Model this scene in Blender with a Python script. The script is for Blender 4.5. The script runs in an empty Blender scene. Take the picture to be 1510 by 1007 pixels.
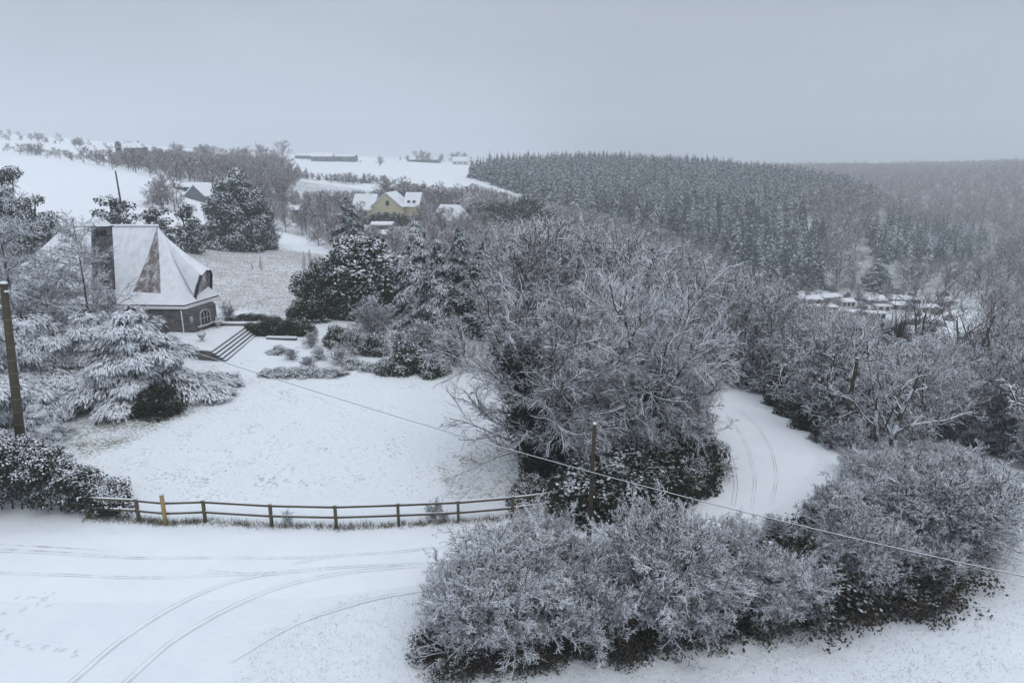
import bpy, math
import numpy as np
from mathutils import Vector
R = math.radians
scene = bpy.context.scene

# ------------------------------------------------------------------ camera
W0, H0, F0 = 1510.0, 1007.0, 1007.0
CAMZ = 16.0
PITCH = R(15.3)
cam = bpy.data.objects.new('camera', bpy.data.cameras.new('camera'))
scene.collection.objects.link(cam)
cam.location = (0, 0, CAMZ)
cam.rotation_euler = (math.pi / 2 - PITCH, 0, 0)
cam.data.sensor_width = 36.0
cam.data.lens = 24.0
cam.data.clip_end = 9000
scene.camera = cam
scene.render.resolution_x, scene.render.resolution_y = 1024, 682

# ------------------------------------------------------------------ world and sun
SUN_EL, SUN_AZ = R(52), R(150)
world = bpy.data.worlds.new('World')
scene.world = world
world.use_nodes = True
nt = world.node_tree
nt.nodes.clear()
def wn(t, **k):
    n = nt.nodes.new(t)
    for a, b in k.items(): setattr(n, a, b)
    return n
out = wn('ShaderNodeOutputWorld'); bg = wn('ShaderNodeBackground')
sky = wn('ShaderNodeTexSky', sky_type='NISHITA', sun_disc=False)
sky.sun_elevation = SUN_EL; sky.sun_rotation = SUN_AZ; sky.air_density = 1.5; sky.dust_density = 4.0
skys = wn('ShaderNodeVectorMath', operation='SCALE'); skys.inputs['Scale'].default_value = 0.08
tc = wn('ShaderNodeTexCoord'); sep = wn('ShaderNodeSeparateXYZ')
ramp = wn('ShaderNodeValToRGB')                    # overcast cloud deck: dim near the horizon, brighter overhead
cr = ramp.color_ramp
cr.elements[0].position = 0.0; cr.elements[0].color = (.425, .503, .598, 1)
cr.elements[1].position = 1.0; cr.elements[1].color = (.75, .80, .865, 1)
for p, c in ((.09, (.410, .468, .555)), (.20, (.365, .405, .480)), (.32, (.43, .465, .53)), (.6, (.69, .715, .775))):
    e = cr.elements.new(p); e.color = (*c, 1)
noise = wn('ShaderNodeTexNoise'); noise.inputs['Scale'].default_value = 2.0; noise.inputs['Detail'].default_value = 5
nmap = wn('ShaderNodeMapping'); nmap.inputs['Scale'].default_value = (1, 1, 3.5)
nr = wn('ShaderNodeMapRange'); nr.inputs[1].default_value = .3; nr.inputs[2].default_value = .7
nr.inputs[3].default_value = .89; nr.inputs[4].default_value = 1.11
mulc = wn('ShaderNodeVectorMath', operation='SCALE')
mix = wn('ShaderNodeMix', data_type='RGBA'); mix.inputs[0].default_value = 0.93
L = nt.links.new
L(tc.outputs['Generated'], sep.inputs[0]); L(sep.outputs['Z'], ramp.inputs[0])
L(tc.outputs['Generated'], nmap.inputs[0]); L(nmap.outputs[0], noise.inputs['Vector']); L(noise.outputs[0], nr.inputs[0])
L(ramp.outputs[0], mulc.inputs[0]); L(nr.outputs[0], mulc.inputs['Scale'])
L(sky.outputs[0], skys.inputs[0])
L(skys.outputs[0], mix.inputs[6]); L(mulc.outputs[0], mix.inputs[7]); L(mix.outputs[2], bg.inputs[0])
bg.inputs[1].default_value = 1.0
L(bg.outputs[0], out.inputs[0])

sun = bpy.data.objects.new('sun', bpy.data.lights.new('sun', 'SUN'))
scene.collection.objects.link(sun)
sun.data.energy = 0.5; sun.data.angle = R(40); sun.data.color = (1, .97, .93)
_d = Vector((math.sin(SUN_AZ) * math.cos(SUN_EL), math.cos(SUN_AZ) * math.cos(SUN_EL), math.sin(SUN_EL)))
sun.rotation_euler = _d.to_track_quat('Z', 'Y').to_euler()
sun.location = (0, -20, 60)

vs = scene.view_settings
scene.display_settings.display_device = 'sRGB'
vs.view_transform = 'Standard'; vs.look = 'None'; vs.gamma = 1; vs.exposure = 0.27
scene.cycles.max_bounces = 6
scene.cycles.diffuse_bounces = 3
scene.cycles.volume_bounces = 1
scene.cycles.use_adaptive_sampling = True
scene.cycles.adaptive_threshold = 0.02

# ------------------------------------------------------------------ pixel <-> world
cp, sp = math.cos(PITCH), math.sin(PITCH)
def ray(u, v):
    dx = (u - W0 / 2) / F0; dy = (v - H0 / 2) / F0
    return dx, cp - dy * sp, -sp - dy * cp
def P(u, v, Y):
    dx, ry, rz = ray(u, v)
    return (dx / ry * Y, Y, CAMZ + rz / ry * Y)
def proj(X, Y, Z):
    z = Y * cp - (Z - CAMZ) * sp; d = -(Z - CAMZ) * cp - Y * sp
    z = np.maximum(z, 1e-3)
    return W0 / 2 + F0 * X / z, H0 / 2 + F0 * d / z

# ------------------------------------------------------------------ terrain: smooth surface through surveyed points
CP = [(-60, 8, .3), (-30, 12, .1), (0, 10, 0), (20, 12, -.3), (45, 12, -1), (0, 2, 0), (0, -40, 0), (-80, -10, 1), (70, -10, -2),
      (-30, 27, .1), (-15, 27, 0), (0, 27, 0), (12, 25, -.2), (-28, 40, .3), (-12, 42, .2), (3, 40, 0), (-22, 55, .45), (-6, 58, .3),
      (-35, 62, .5), (-60, 60, 1.5), (5, 50, -.4), P(1150, 680, 34.5), P(1085, 600, 48), P(1200, 655, 37), P(1480, 722, 31), P(1500, 900, 19.5), P(1300, 690, 33),
      P(400, 400, 98), P(300, 368, 118), P(450, 385, 110), P(200, 340, 108), P(-60, 300, 120), P(0, 231, 215), P(100, 243, 208), P(212, 272, 190),
      P(300, 318, 150), P(-200, 200, 240), P(100, 228, 300), P(90, 214, 400), P(-50, 205, 450), P(50, 201, 640), P(200, 219, 560), P(-150, 190, 700), P(50, 206, 1000), P(50, 212, 2600),
      P(300, 268, 260), P(300, 236, 500), P(350, 228, 1000), P(350, 226, 2600),
      P(570, 327, 228), P(460, 326, 220), P(500, 286, 330), P(430, 250, 480), P(600, 272, 400), P(690, 272, 400), P(600, 241, 620), P(560, 233, 900), P(560, 230, 2600), P(690, 244, 640),
      P(760, 256, 500), P(900, 254, 500), P(1050, 260, 520), P(1190, 277, 500), P(1290, 300, 450), P(900, 262, 640), P(1100, 280, 680), P(900, 250, 1500),
      P(770, 300, 370), P(900, 345, 330), P(1050, 395, 280), P(1180, 430, 252), P(1250, 440, 245), P(1400, 450, 236), P(1560, 440, 236), P(1340, 482, 195), P(1500, 500, 180),
      P(1380, 375, 410), P(1300, 320, 560), P(1560, 380, 340), P(1450, 320, 560), P(1250, 258, 1100), P(1500, 262, 850), P(1400, 262, 1000), P(1700, 250, 900), P(1350, 245, 2600), P(1100, 245, 2600), P(1600, 240, 2600),
      (10, 62, -3), (16, 92, -9), (30, 130, -17), (42, 180, -27), (-3, 72, -1.5), (0, 112, -6.5), (0, 160, -11), (0, 220, -11), (-25, 150, -5), (20, 220, -20),
      (46, 62, -9), (75, 60, -12), (62, 100, -19), (95, 150, -29), (150, 120, -26), (150, 40, -12), (34, 45, -5), (56, 45, -7)]
CP = np.array(CP, float)
def _lp(X, Y):
    r = np.sqrt(X * X + Y * Y) + 14.0
    a = np.arctan2(X, Y + 6.0)
    return np.stack([np.clip(a, -1.9, 1.9) * 1.5, np.log(r)], -1)
_C = _lp(CP[:, 0], CP[:, 1])
def _phi(d2): return d2 * np.log(d2 + 1e-12) * .5
_n = len(_C)
_K = _phi(((_C[:, None] - _C[None]) ** 2).sum(-1)) + np.eye(_n) * 1.5e-3
_A = np.zeros((_n + 3, _n + 3)); _Pm = np.c_[np.ones(_n), _C]
_A[:_n, :_n] = _K; _A[:_n, _n:] = _Pm; _A[_n:, :_n] = _Pm.T
_hs = np.sqrt(CP[:, 0] ** 2 + CP[:, 1] ** 2) + 30.0      # fit slope-scaled height so far points do not swamp near ones
_w = np.linalg.solve(_A, np.r_[CP[:, 2] / _hs, 0, 0, 0])
def Hgt(X, Y):
    X = np.asarray(X, float); Y = np.asarray(Y, float); sh = X.shape
    x, y = X.ravel(), Y.ravel(); q = _lp(x, y); res = np.empty(len(x))
    for s in range(0, len(x), 60000):
        qq = q[s:s + 60000]
        d2 = ((qq[:, None] - _C[None]) ** 2).sum(-1)
        res[s:s + 60000] = _phi(d2) @ _w[:_n] + _w[_n] + qq @ _w[_n + 1:]
    r = np.sqrt(x * x + y * y)
    z = res * (r + 30.0)
    z += .04 * np.sin(x * .9 + 1.3 * np.sin(y * .5)) * np.sin(y * .7 + x * .2)
    return z.reshape(sh)
def hz(x, y): return float(Hgt(np.array([x]), np.array([y]))[0])
def G(u, v, dz=0.0):
    """ground point seen at photo pixel (u, v)"""
    dx, ry, rz = ray(u, v)
    t = np.geomspace(8, 2400, 1600)
    X, Y, Z = dx * t, ry * t, CAMZ + rz * t
    h = Hgt(X, Y) + dz
    b = np.nonzero(Z < h)[0]
    if len(b) == 0: i = len(t) - 1; f = 0
    else:
        i = max(b[0], 1); a0 = Z[i - 1] - h[i - 1]; a1 = Z[i] - h[i]; f = a0 / (a0 - a1)
        tt = t[i - 1] + (t[i] - t[i - 1]) * f
        return (dx * tt, ry * tt, CAMZ + rz * tt)
    return (X[i], Y[i], h[i])

# ------------------------------------------------------------------ materials
def newmat(name):
    m = bpy.data.materials.new(name); m.use_nodes = True
    n = m.node_tree; n.nodes.clear()
    o = n.nodes.new('ShaderNodeOutputMaterial'); b = n.nodes.new('ShaderNodeBsdfPrincipled')
    n.links.new(b.outputs[0], o.inputs[0]); b.inputs['Roughness'].default_value = .8
    b.inputs['Specular IOR Level'].default_value = .25
    return m, n, b
SNOW = (.80, .855, .93, 1)
def node(n, t, **k):
    x = n.nodes.new(t)
    for a, b in k.items():
        if isinstance(a, str) and hasattr(x, a): setattr(x, a, b)
    return x
def mathn(n, op, a, b=None, c=None):
    x = n.nodes.new('ShaderNodeMath'); x.operation = op
    for i, v in enumerate((a, b, c)):
        if v is None: continue
        if isinstance(v, (int, float)): x.inputs[i].default_value = v
        else: n.links.new(v, x.inputs[i])
    return x.outputs[0]
def rng_(n, v, a, b, c, d, smooth=False):
    x = n.nodes.new('ShaderNodeMapRange')
    if smooth: x.interpolation_type = 'SMOOTHSTEP'
    n.links.new(v, x.inputs[0])
    for i, q in enumerate((a, b, c, d)): x.inputs[i + 1].default_value = q
    return x.outputs[0]
def mixc(n, f, a, b):
    x = n.nodes.new('ShaderNodeMix'); x.data_type = 'RGBA'
    if isinstance(f, (int, float)): x.inputs[0].default_value = f
    else: n.links.new(f, x.inputs[0])
    for i, q in ((6, a), (7, b)):
        if isinstance(q, tuple): x.inputs[i].default_value = q if len(q) == 4 else (*q, 1)
        else: n.links.new(q, x.inputs[i])
    return x.outputs[2]
def noisen(n, scale, detail=2, co=None, rough=.5):
    x = n.nodes.new('ShaderNodeTexNoise'); x.inputs['Scale'].default_value = scale; x.inputs['Detail'].default_value = detail
    x.inputs['Roughness'].default_value = rough
    if co is not None: n.links.new(co, x.inputs['Vector'])
    return x.outputs[0]
def pos(n): return n.nodes.new('ShaderNodeNewGeometry').outputs['Position']

def snowy(name, c1, c2, lo=.15, hi=.45, amp=.5, scale=3.0, vary=.25, snow=SNOW):
    """things snowed on from above: bare colour below, snow where the face looks up"""
    m, n, b = newmat(name)
    g = n.nodes.new('ShaderNodeNewGeometry')
    s = n.nodes.new('ShaderNodeSeparateXYZ'); n.links.new(g.outputs['True Normal'], s.inputs[0])
    nz = noisen(n, scale, 2, g.outputs['Position'])
    oi = n.nodes.new('ShaderNodeObjectInfo')
    v = mathn(n, 'ADD', s.outputs['Z'], mathn(n, 'MULTIPLY', mathn(n, 'SUBTRACT', nz, .5), amp * 2))
    v = mathn(n, 'ADD', v, mathn(n, 'MULTIPLY', mathn(n, 'SUBTRACT', oi.outputs['Random'], .5), vary))
    f = rng_(n, v, lo, hi, 0, 1)
    base = mixc(n, noisen(n, scale * .6, 2, g.outputs['Position']), c1, c2)
    n.links.new(mixc(n, f, base, snow), b.inputs['Base Color'])
    b.inputs['Roughness'].default_value = .85
    return m
def plain(name, c1, c2=None, scale=4, rough=.75, bump=0):
    m, n, b = newmat(name)
    c2 = c2 or tuple(x * .7 for x in c1)
    nz = noisen(n, scale, 4, pos(n))
    n.links.new(mixc(n, rng_(n, nz, .35, .65, 0, 1), c1, c2), b.inputs['Base Color'])
    b.inputs['Roughness'].default_value = rough
    if bump:
        bp = n.nodes.new('ShaderNodeBump'); bp.inputs['Strength'].default_value = bump
        n.links.new(nz, bp.inputs['Height']); n.links.new(bp.outputs[0], b.inputs['Normal'])
    return m
M = {}
M['bark'] = snowy('frosted_bark', (.030, .024, .022), (.065, .055, .050), .20, .50, .35, 2.5)
M['bark_moss'] = snowy('mossy_bark', (.045, .045, .030), (.085, .075, .050), .35, .7, .4, 2.5)
M['twig'] = snowy('snowy_twigs', (.082, .060, .048), (.150, .122, .108), .00, .32, .45, 1.2)
M['twig_heavy'] = snowy('heavily_snowed_twigs', (.055, .041, .032), (.098, .078, .066), .0, .24, .5, 1.4)
M['frost'] = snowy('hoar_frosted_twigs', (.16, .15, .15), (.26, .25, .25), -.25, .25, .5, 1.4)
M['twig_brown'] = snowy('brown_frosted_twigs', (.13, .090, .085), (.20, .155, .150), .12, .80, .4, .12)
M['twig_bare'] = snowy('bare_dark_twigs', (.045, .035, .03), (.08, .065, .055), .45, .8, .3, 2)
M['conifer'] = snowy('snowed_conifer_needles', (.004, .026, .037), (.010, .041, .056), .80, 1.08, .6, .9)
M['conifer_far'] = snowy('snowed_far_conifer_needles', (.004, .026, .037), (.010, .041, .056), .66, .98, .65, .9)
M['conifer_near'] = snowy('conifer_needles', (.010, .022, .018), (.024, .040, .030), .55, .85, .55, 1.6)
M['conifer_pads'] = snowy('dark_needles_with_snow_pads', (.009, .018, .015), (.022, .034, .026), .52, .80, .6, 1.1)
M['conifer_heavy'] = snowy('needles_under_thick_snow', (.012, .022, .02), (.03, .045, .04), .12, .38, .45, 1.8)
M['pine'] = snowy('frosted_pine_needles', (.030, .045, .040), (.060, .075, .065), .35, .9, .5, 1.2)
M['leaf'] = snowy('snowed_evergreen_leaves', (.014, .024, .010), (.036, .046, .020), .62, .98, .5, 1.3)
M['leaf_heavy'] = snowy('thickly_snowed_leaves', (.014, .022, .011), (.032, .040, .020), .28, .55, .6, 1.3)
M['darkleaf'] = snowy('dark_bramble_leaves', (.022, .020, .013), (.05, .040, .028), .95, 1.2, .35, 1.5)
M['hedge'] = snowy('hedge_leaves', (.010, .014, .008), (.026, .030, .016), .62, .82, .55, 1.1)
M['ivy'] = snowy('dark_ivy_leaves', (.010, .016, .007), (.026, .032, .014), .88, 1.12, .35, 1.5)
M['brown_under'] = snowy('brown_dead_undergrowth', (.045, .030, .024), (.08, .055, .042), .6, .95, .3, 1.5)
M['wood'] = snowy('weathered_fence_wood', (.065, .055, .035), (.13, .11, .07), .8, .95, .1, 6, 0)
M['wood_yellow'] = snowy('new_yellow_wood', (.36, .26, .11), (.28, .20, .09), .8, .95, .1, 6, 0)
M['pole'] = snowy('weathered_pole_wood', (.035, .028, .022), (.07, .056, .044), .8, .95, .1, 5, 0)
M['concrete_pole'] = snowy('mossy_concrete', (.045, .040, .024), (.095, .083, .055), .8, .95, .1, 3, 0)
M['band'] = plain('pale_band', (.22, .22, .18))
M['cable'] = snowy('cable_with_snow', (.02, .02, .02), (.03, .03, .03), .35, .5, .5, .8, 0)
M['stone'] = snowy('grey_stone', (.055, .06, .068), (.10, .105, .115), .8, .95, .1, 3, 0)
M['roofsnow'] = plain('roof_snow', (.80, .84, .90), (.72, .76, .82), 1.2, .9, .2)
M['white'] = plain('white_paint', (.75, .77, .8), (.68, .7, .73))
M['gutter'] = plain('dark_fascia', (.04, .04, .045))
M['grassy'] = snowy('dry_grass', (.10, .095, .06), (.17, .15, .10), .6, .95, .2, 3, 0)
M['green_wall'] = plain('greenish_cladding', (.17, .19, .16), (.12, .135, .12))
M['render_yellow'] = plain('cream_render', (.60, .56, .40), (.54, .50, .36))
M['camp'] = plain('camp_cabin_cladding', (.34, .34, .29), (.24, .24, .22))
M['render_white'] = plain('pale_render', (.6, .6, .56), (.5, .5, .48))
M['render_grey'] = plain('grey_cladding', (.16, .18, .2), (.12, .14, .16))
M['pot'] = snowy('stone_urn', (.35, .33, .3), (.45, .42, .4), .5, .8, .2, 5, 0)

def glassm(name, c):
    m, n, b = newmat(name); b.inputs['Base Color'].default_value = (*c, 1); b.inputs['Roughness'].default_value = .12
    b.inputs['Specular IOR Level'].default_value = .35
    return m
M['glass'] = glassm('window_glass', (.03, .04, .045))

def tiles(name, snowlo, smin=0.0):
    """roof tiles with thin snow caught in patches: courses seen as fine lines"""
    m, n, b = newmat(name)
    p = pos(n)
    br = n.nodes.new('ShaderNodeTexBrick'); br.inputs['Scale'].default_value = 3.2
    br.inputs['Color1'].default_value = (.15, .105, .085, 1); br.inputs['Color2'].default_value = (.095, .072, .066, 1); br.inputs['Mortar'].default_value = (.30, .31, .34, 1)
    br.inputs['Mortar Size'].default_value = .025
    mp = n.nodes.new('ShaderNodeMapping'); mp.inputs['Rotation'].default_value = (R(90), 0, 0)
    n.links.new(p, mp.inputs[0]); n.links.new(mp.outputs[0], br.inputs['Vector'])
    s1 = n.nodes.new('ShaderNodeMapping'); s1.inputs['Scale'].default_value = (2.5, 2.5, .9); n.links.new(p, s1.inputs[0])
    nz = noisen(n, .8, 5, s1.outputs[0], .65)
    f = rng_(n, mathn(n, 'ADD', mathn(n, 'MULTIPLY', nz, .75), mathn(n, 'MULTIPLY', noisen(n, 9, 3, p, .7), .25)), snowlo, snowlo + .22, smin, 1)
    n.links.new(mixc(n, f, br.outputs[0], (.80, .84, .90)), b.inputs['Base Color'])
    return m
M['tiles'] = tiles('snow_covered_roof_tiles', .34, .72)
M['tiles_bare'] = tiles('bare_brown_roof_tiles', .47)
def stonewall(name, a, c, mortar, scale):
    m, n, b = newmat(name); p = pos(n)
    vo = n.nodes.new('ShaderNodeTexVoronoi'); vo.inputs['Scale'].default_value = scale
    mp = n.nodes.new('ShaderNodeMapping'); mp.inputs['Scale'].default_value = (1, 1, 1.8); n.links.new(p, mp.inputs[0]); n.links.new(mp.outputs[0], vo.inputs['Vector'])
    v2 = n.nodes.new('ShaderNodeTexVoronoi'); v2.feature = 'DISTANCE_TO_EDGE'; v2.inputs['Scale'].default_value = scale; n.links.new(mp.outputs[0], v2.inputs['Vector'])
    sx = n.nodes.new('ShaderNodeSeparateXYZ'); n.links.new(vo.outputs['Color'], sx.inputs[0])
    col = mixc(n, sx.outputs[0], a, c)
    n.links.new(mixc(n, rng_(n, v2.outputs['Distance'], 0, .06, 1, 0), col, mortar), b.inputs['Base Color'])
    return m
M['rubble'] = stonewall('rubble_stone_wall', (.075, .073, .074), (.16, .150, .145), (.12, .118, .12), 3.2)
M['chimney'] = stonewall('chimney_stone', (.045, .042, .042), (.13, .12, .12), (.30, .31, .33), 3.0)

def ground_mat():
    m, n, b = newmat('snow_covered_ground')
    p = pos(n)
    at = n.nodes.new('ShaderNodeAttribute'); at.attribute_name = 'cover'
    sp_ = n.nodes.new('ShaderNodeSeparateColor'); n.links.new(at.outputs['Color'], sp_.inputs[0])
    grass, dirt, frost = sp_.outputs[0], sp_.outputs[1], sp_.outputs[2]
    fine = noisen(n, 5.5, 5, p, .7); med = noisen(n, .55, 4, p, .6); big = noisen(n, .08, 3, p)
    tex = mathn(n, 'ADD', mathn(n, 'MULTIPLY', fine, .72), mathn(n, 'ADD', mathn(n, 'MULTIPLY', med, .30), mathn(n, 'MULTIPLY', big, .12)))   # mean .57
    thr = mathn(n, 'SUBTRACT', .86, mathn(n, 'MULTIPLY', grass, .36))
    f = rng_(n, mathn(n, 'SUBTRACT', tex, thr), -.02, .16, 0, 1)
    gcol = mixc(n, noisen(n, 1.7, 3, p), (.10, .11, .055), (.19, .17, .12))
    gcol = mixc(n, frost, gcol, mixc(n, rng_(n, med, .35, .65, 0, 1), (.20, .18, .165), (.42, .395, .39)))
    snow = mixc(n, rng_(n, med, .3, .7, 0, 1), (.80, .86, .93), (.85, .905, .965))
    c = mixc(n, f, snow, gcol)
    thr2 = mathn(n, 'SUBTRACT', .95, mathn(n, 'MULTIPLY', dirt, .55))
    f2 = rng_(n, mathn(n, 'SUBTRACT', tex, thr2), -.03, .12, 0, 1)
    dcol = mixc(n, fine, (.025, .022, .018), (.07, .055, .04))
    c = mixc(n, f2, c, dcol)
    n.links.new(c, b.inputs['Base Color']); b.inputs['Roughness'].default_value = .9
    bp = n.nodes.new('ShaderNodeBump'); bp.inputs['Strength'].default_value = .55; bp.inputs['Distance'].default_value = .25
    n.links.new(mathn(n, 'ADD', mathn(n, 'MULTIPLY', fine, .35), mathn(n, 'MULTIPLY', med, 1.0)), bp.inputs['Height']); n.links.new(bp.outputs[0], b.inputs['Normal'])
    return m
M['ground'] = ground_mat()
def road_mat():
    m, n, b = newmat('snow_packed_road'); p = pos(n)
    med = noisen(n, .7, 4, p, .6); fine = noisen(n, 9, 4, p, .7)
    c = mixc(n, rng_(n, med, .3, .7, 0, 1), (.82, .875, .94), (.86, .91, .97))
    c = mixc(n, rng_(n, mathn(n, 'MULTIPLY', fine, med), .40, .55, 0, .35), c, (.42, .42, .43))
    n.links.new(c, b.inputs['Base Color'])
    bp = n.nodes.new('ShaderNodeBump'); bp.inputs['Strength'].default_value = .35; bp.inputs['Distance'].default_value = .15
    n.links.new(med, bp.inputs['Height']); n.links.new(bp.outputs[0], b.inputs['Normal'])
    return m
M['road'] = road_mat()
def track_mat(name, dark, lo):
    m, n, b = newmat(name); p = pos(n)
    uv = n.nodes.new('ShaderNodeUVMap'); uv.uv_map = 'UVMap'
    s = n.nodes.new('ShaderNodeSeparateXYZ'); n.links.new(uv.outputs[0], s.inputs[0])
    d = mathn(n, 'ABSOLUTE', mathn(n, 'SUBTRACT', s.outputs[0], .5))          # groove shading of a tyre rut painted as two slush-toned lines
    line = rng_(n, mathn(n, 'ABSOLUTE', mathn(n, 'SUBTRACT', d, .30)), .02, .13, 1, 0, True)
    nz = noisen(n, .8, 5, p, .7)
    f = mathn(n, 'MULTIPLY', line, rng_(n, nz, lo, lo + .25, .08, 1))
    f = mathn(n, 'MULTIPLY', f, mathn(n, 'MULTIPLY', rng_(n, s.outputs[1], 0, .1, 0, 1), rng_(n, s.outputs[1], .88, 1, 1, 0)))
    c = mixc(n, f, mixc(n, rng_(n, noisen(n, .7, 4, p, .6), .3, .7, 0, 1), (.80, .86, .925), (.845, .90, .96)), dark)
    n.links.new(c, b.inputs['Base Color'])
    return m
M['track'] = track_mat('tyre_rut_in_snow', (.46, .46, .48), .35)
M['track_dark'] = track_mat('slushy_rut_painted_shade', (.17, .16, .15), .42)

# ------------------------------------------------------------------ mesh building
def nrm(v): return v / (np.linalg.norm(v, axis=-1, keepdims=True) + 1e-9)
class MB:
    def __init__(s): s.V = []; s.F = []; s.n = 0
    def add(s, V, F, mi=0):
        V = np.asarray(V, float).reshape(-1, 3); F = np.asarray(F, int)
        if F.ndim == 1: F = F[None]
        s.V.append(V); s.F.append((F + s.n, mi)); s.n += len(V); return s
    def box(s, c, size, rz=0, mi=0, top=1.0):
        x, y, z = [q / 2 for q in size]
        v = np.array([[-x, -y, -z], [x, -y, -z], [x, y, -z], [-x, y, -z], [-x * top, -y * top, z], [x * top, -y * top, z], [x * top, y * top, z], [-x * top, y * top, z]])
        ca, sa = math.cos(rz), math.sin(rz)
        v = np.c_[v[:, 0] * ca - v[:, 1] * sa, v[:, 0] * sa + v[:, 1] * ca, v[:, 2]] + np.array(c)
        return s.add(v, [[0, 3, 2, 1], [4, 5, 6, 7], [0, 1, 5, 4], [1, 2, 6, 5], [2, 3, 7, 6], [3, 0, 4, 7]], mi)
    def poly(s, pts, mi=0): return s.add(pts, [list(range(len(pts)))], mi)
    def prism(s, base, top, mi=0):
        k = len(base); s.add(np.r_[np.array(base, float), np.array(top, float)], [[i, (i + 1) % k, k + (i + 1) % k, k + i] for i in range(k)], mi)
        s.poly(list(reversed(base)), mi); return s.poly(top, mi)
    def tubes(s, PT, RD, k=3, mi=0, rs=None):
        n, m = PT.shape[:2]
        T = np.empty_like(PT); T[:, 1:-1] = PT[:, 2:] - PT[:, :-2]; T[:, 0] = PT[:, 1] - PT[:, 0]; T[:, -1] = PT[:, -1] - PT[:, -2]
        T = nrm(T)
        rs = rs or np.random.RandomState(1)
        ref = nrm(rs.randn(n, 1, 3)); mean = nrm(T.mean(1, keepdims=True))
        ref = nrm(np.cross(ref, mean))
        A = nrm(ref - (ref * T).sum(-1, keepdims=True) * T); B = np.cross(T, A)
        a = np.arange(k) * 2 * math.pi / k
        V = PT[:, :, None] + RD[:, :, None, None] * (np.cos(a)[None, None, :, None] * A[:, :, None] + np.sin(a)[None, None, :, None] * B[:, :, None])
        idx = np.arange(n * m * k).reshape(n, m, k); nx = np.roll(idx, -1, 2)
        F = np.stack([idx[:, :-1], nx[:, :-1], nx[:, 1:], idx[:, 1:]], -1).reshape(-1, 4)
        return s.add(V, F, mi)
    def quads(s, Q, mi=0):
        n = len(Q); return s.add(Q.reshape(-1, 3), np.arange(n * 4).reshape(n, 4), mi)
    def mesh(s, name, mats, smooth=False, uv=None):
        V = np.concatenate(s.V); me = bpy.data.meshes.new(name)
        me.vertices.add(len(V)); me.vertices.foreach_set('co', V.ravel())
        lt = np.concatenate([np.full(len(f), f.shape[1]) for f, _ in s.F]); li = np.concatenate([f.ravel() for f, _ in s.F])
        mi = np.concatenate([np.full(len(f), m) for f, m in s.F])
        me.loops.add(len(li)); me.loops.foreach_set('vertex_index', li)
        me.polygons.add(len(lt)); me.polygons.foreach_set('loop_start', np.r_[0, np.cumsum(lt)[:-1]])
        me.polygons.foreach_set('loop_total', lt); me.polygons.foreach_set('material_index', mi)
        for x in (mats if isinstance(mats, (list, tuple)) else [mats]): me.materials.append(x)
        if smooth: me.polygons.foreach_set('use_smooth', np.ones(len(lt), bool))
        if uv is not None:
            l = me.uv_layers.new(name='UVMap'); l.data.foreach_set('uv', uv[li].ravel())
        me.update(calc_edges=True); me.validate()
        return me
    def build(s, name, mats, parent=None, smooth=False, uv=None):
        return link(name, s.mesh(name, mats, smooth, uv), parent)
def link(name, data, parent=None, loc=None, rz=0, sc=None):
    o = bpy.data.objects.new(name, data); scene.collection.objects.link(o)
    if parent is not None: o.parent = parent
    if loc is not None: o.location = loc
    if rz: o.rotation_euler = (0, 0, rz)
    if sc is not None: o.scale = sc if isinstance(sc, tuple) else (sc, sc, sc)
    return o
def tag(o, label=None, cat=None, group=None, kind=None):
    if label: o['label'] = label
    if cat: o['category'] = cat
    if group: o['group'] = group
    if kind: o['kind'] = kind
    return o
def thing(name, label, cat, loc=(0, 0, 0), rz=0, group=None, sc=None):
    return tag(link(name, None, None, loc, rz, sc), label, cat, group)

# ------------------------------------------------------------------ branching
def grow(rs, PP, PR, c, t0, t1, ratio, ang, m, wob, trop, rr, lt=.5, absL=None, tip=.3, flat=0.0):
    n, mm = PP.shape[:2]
    t = t0 + (t1 - t0) * ((np.arange(c)[None] + rs.rand(n, c)) / c)
    x = t * (mm - 1); i = np.minimum(x.astype(int), mm - 2); f = (x - i)[..., None]; ar = np.arange(n)[:, None]
    p = PP[ar, i] * (1 - f) + PP[ar, i + 1] * f
    T = nrm(PP[ar, i + 1] - PP[ar, i]); rd = PR[ar, i] * (1 - f[..., 0]) + PR[ar, i + 1] * f[..., 0]
    plen = np.linalg.norm(np.diff(PP, axis=1), axis=-1).sum(1)[:, None]
    q = rs.randn(n, c, 3); q[..., 2] *= (1 - flat); q = nrm(np.cross(np.cross(T, q), T))
    an = ang * (.75 + .5 * rs.rand(n, c))[..., None]
    d = nrm(np.cos(an) * T + np.sin(an) * q)
    Ln = (absL if absL is not None else ratio * plen) * (1 - lt * t) * (.65 + .7 * rs.rand(n, c))
    N = n * c; p = p.reshape(N, 3); d = d.reshape(N, 3); Ln = Ln.reshape(N); r0 = (rd * rr).reshape(N)
    pts = [p]
    for j in range(m):
        d = nrm(d + wob * rs.randn(N, 3) + np.array([0, 0, trop])); p = p + d * (Ln / m)[:, None]; pts.append(p)
    return np.stack(pts, 1), r0[:, None] * np.linspace(1, tip, m + 1)[None]
def stem(rs, H, r, lean=(0, 0), m=8, wob=.06, base=(0, 0)):
    z = np.linspace(-.3, H, m + 1); zq = np.clip(z / H, 0, 1) ** 1.4; x = base[0] + lean[0] * zq + np.cumsum(rs.randn(m + 1)) * wob * H / m; y = base[1] + lean[1] * zq + np.cumsum(rs.randn(m + 1)) * wob * H / m
    return np.stack([x, y, z], -1)[None], (r * (1 - .75 * np.linspace(0, 1, m + 1)))[None]

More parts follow.
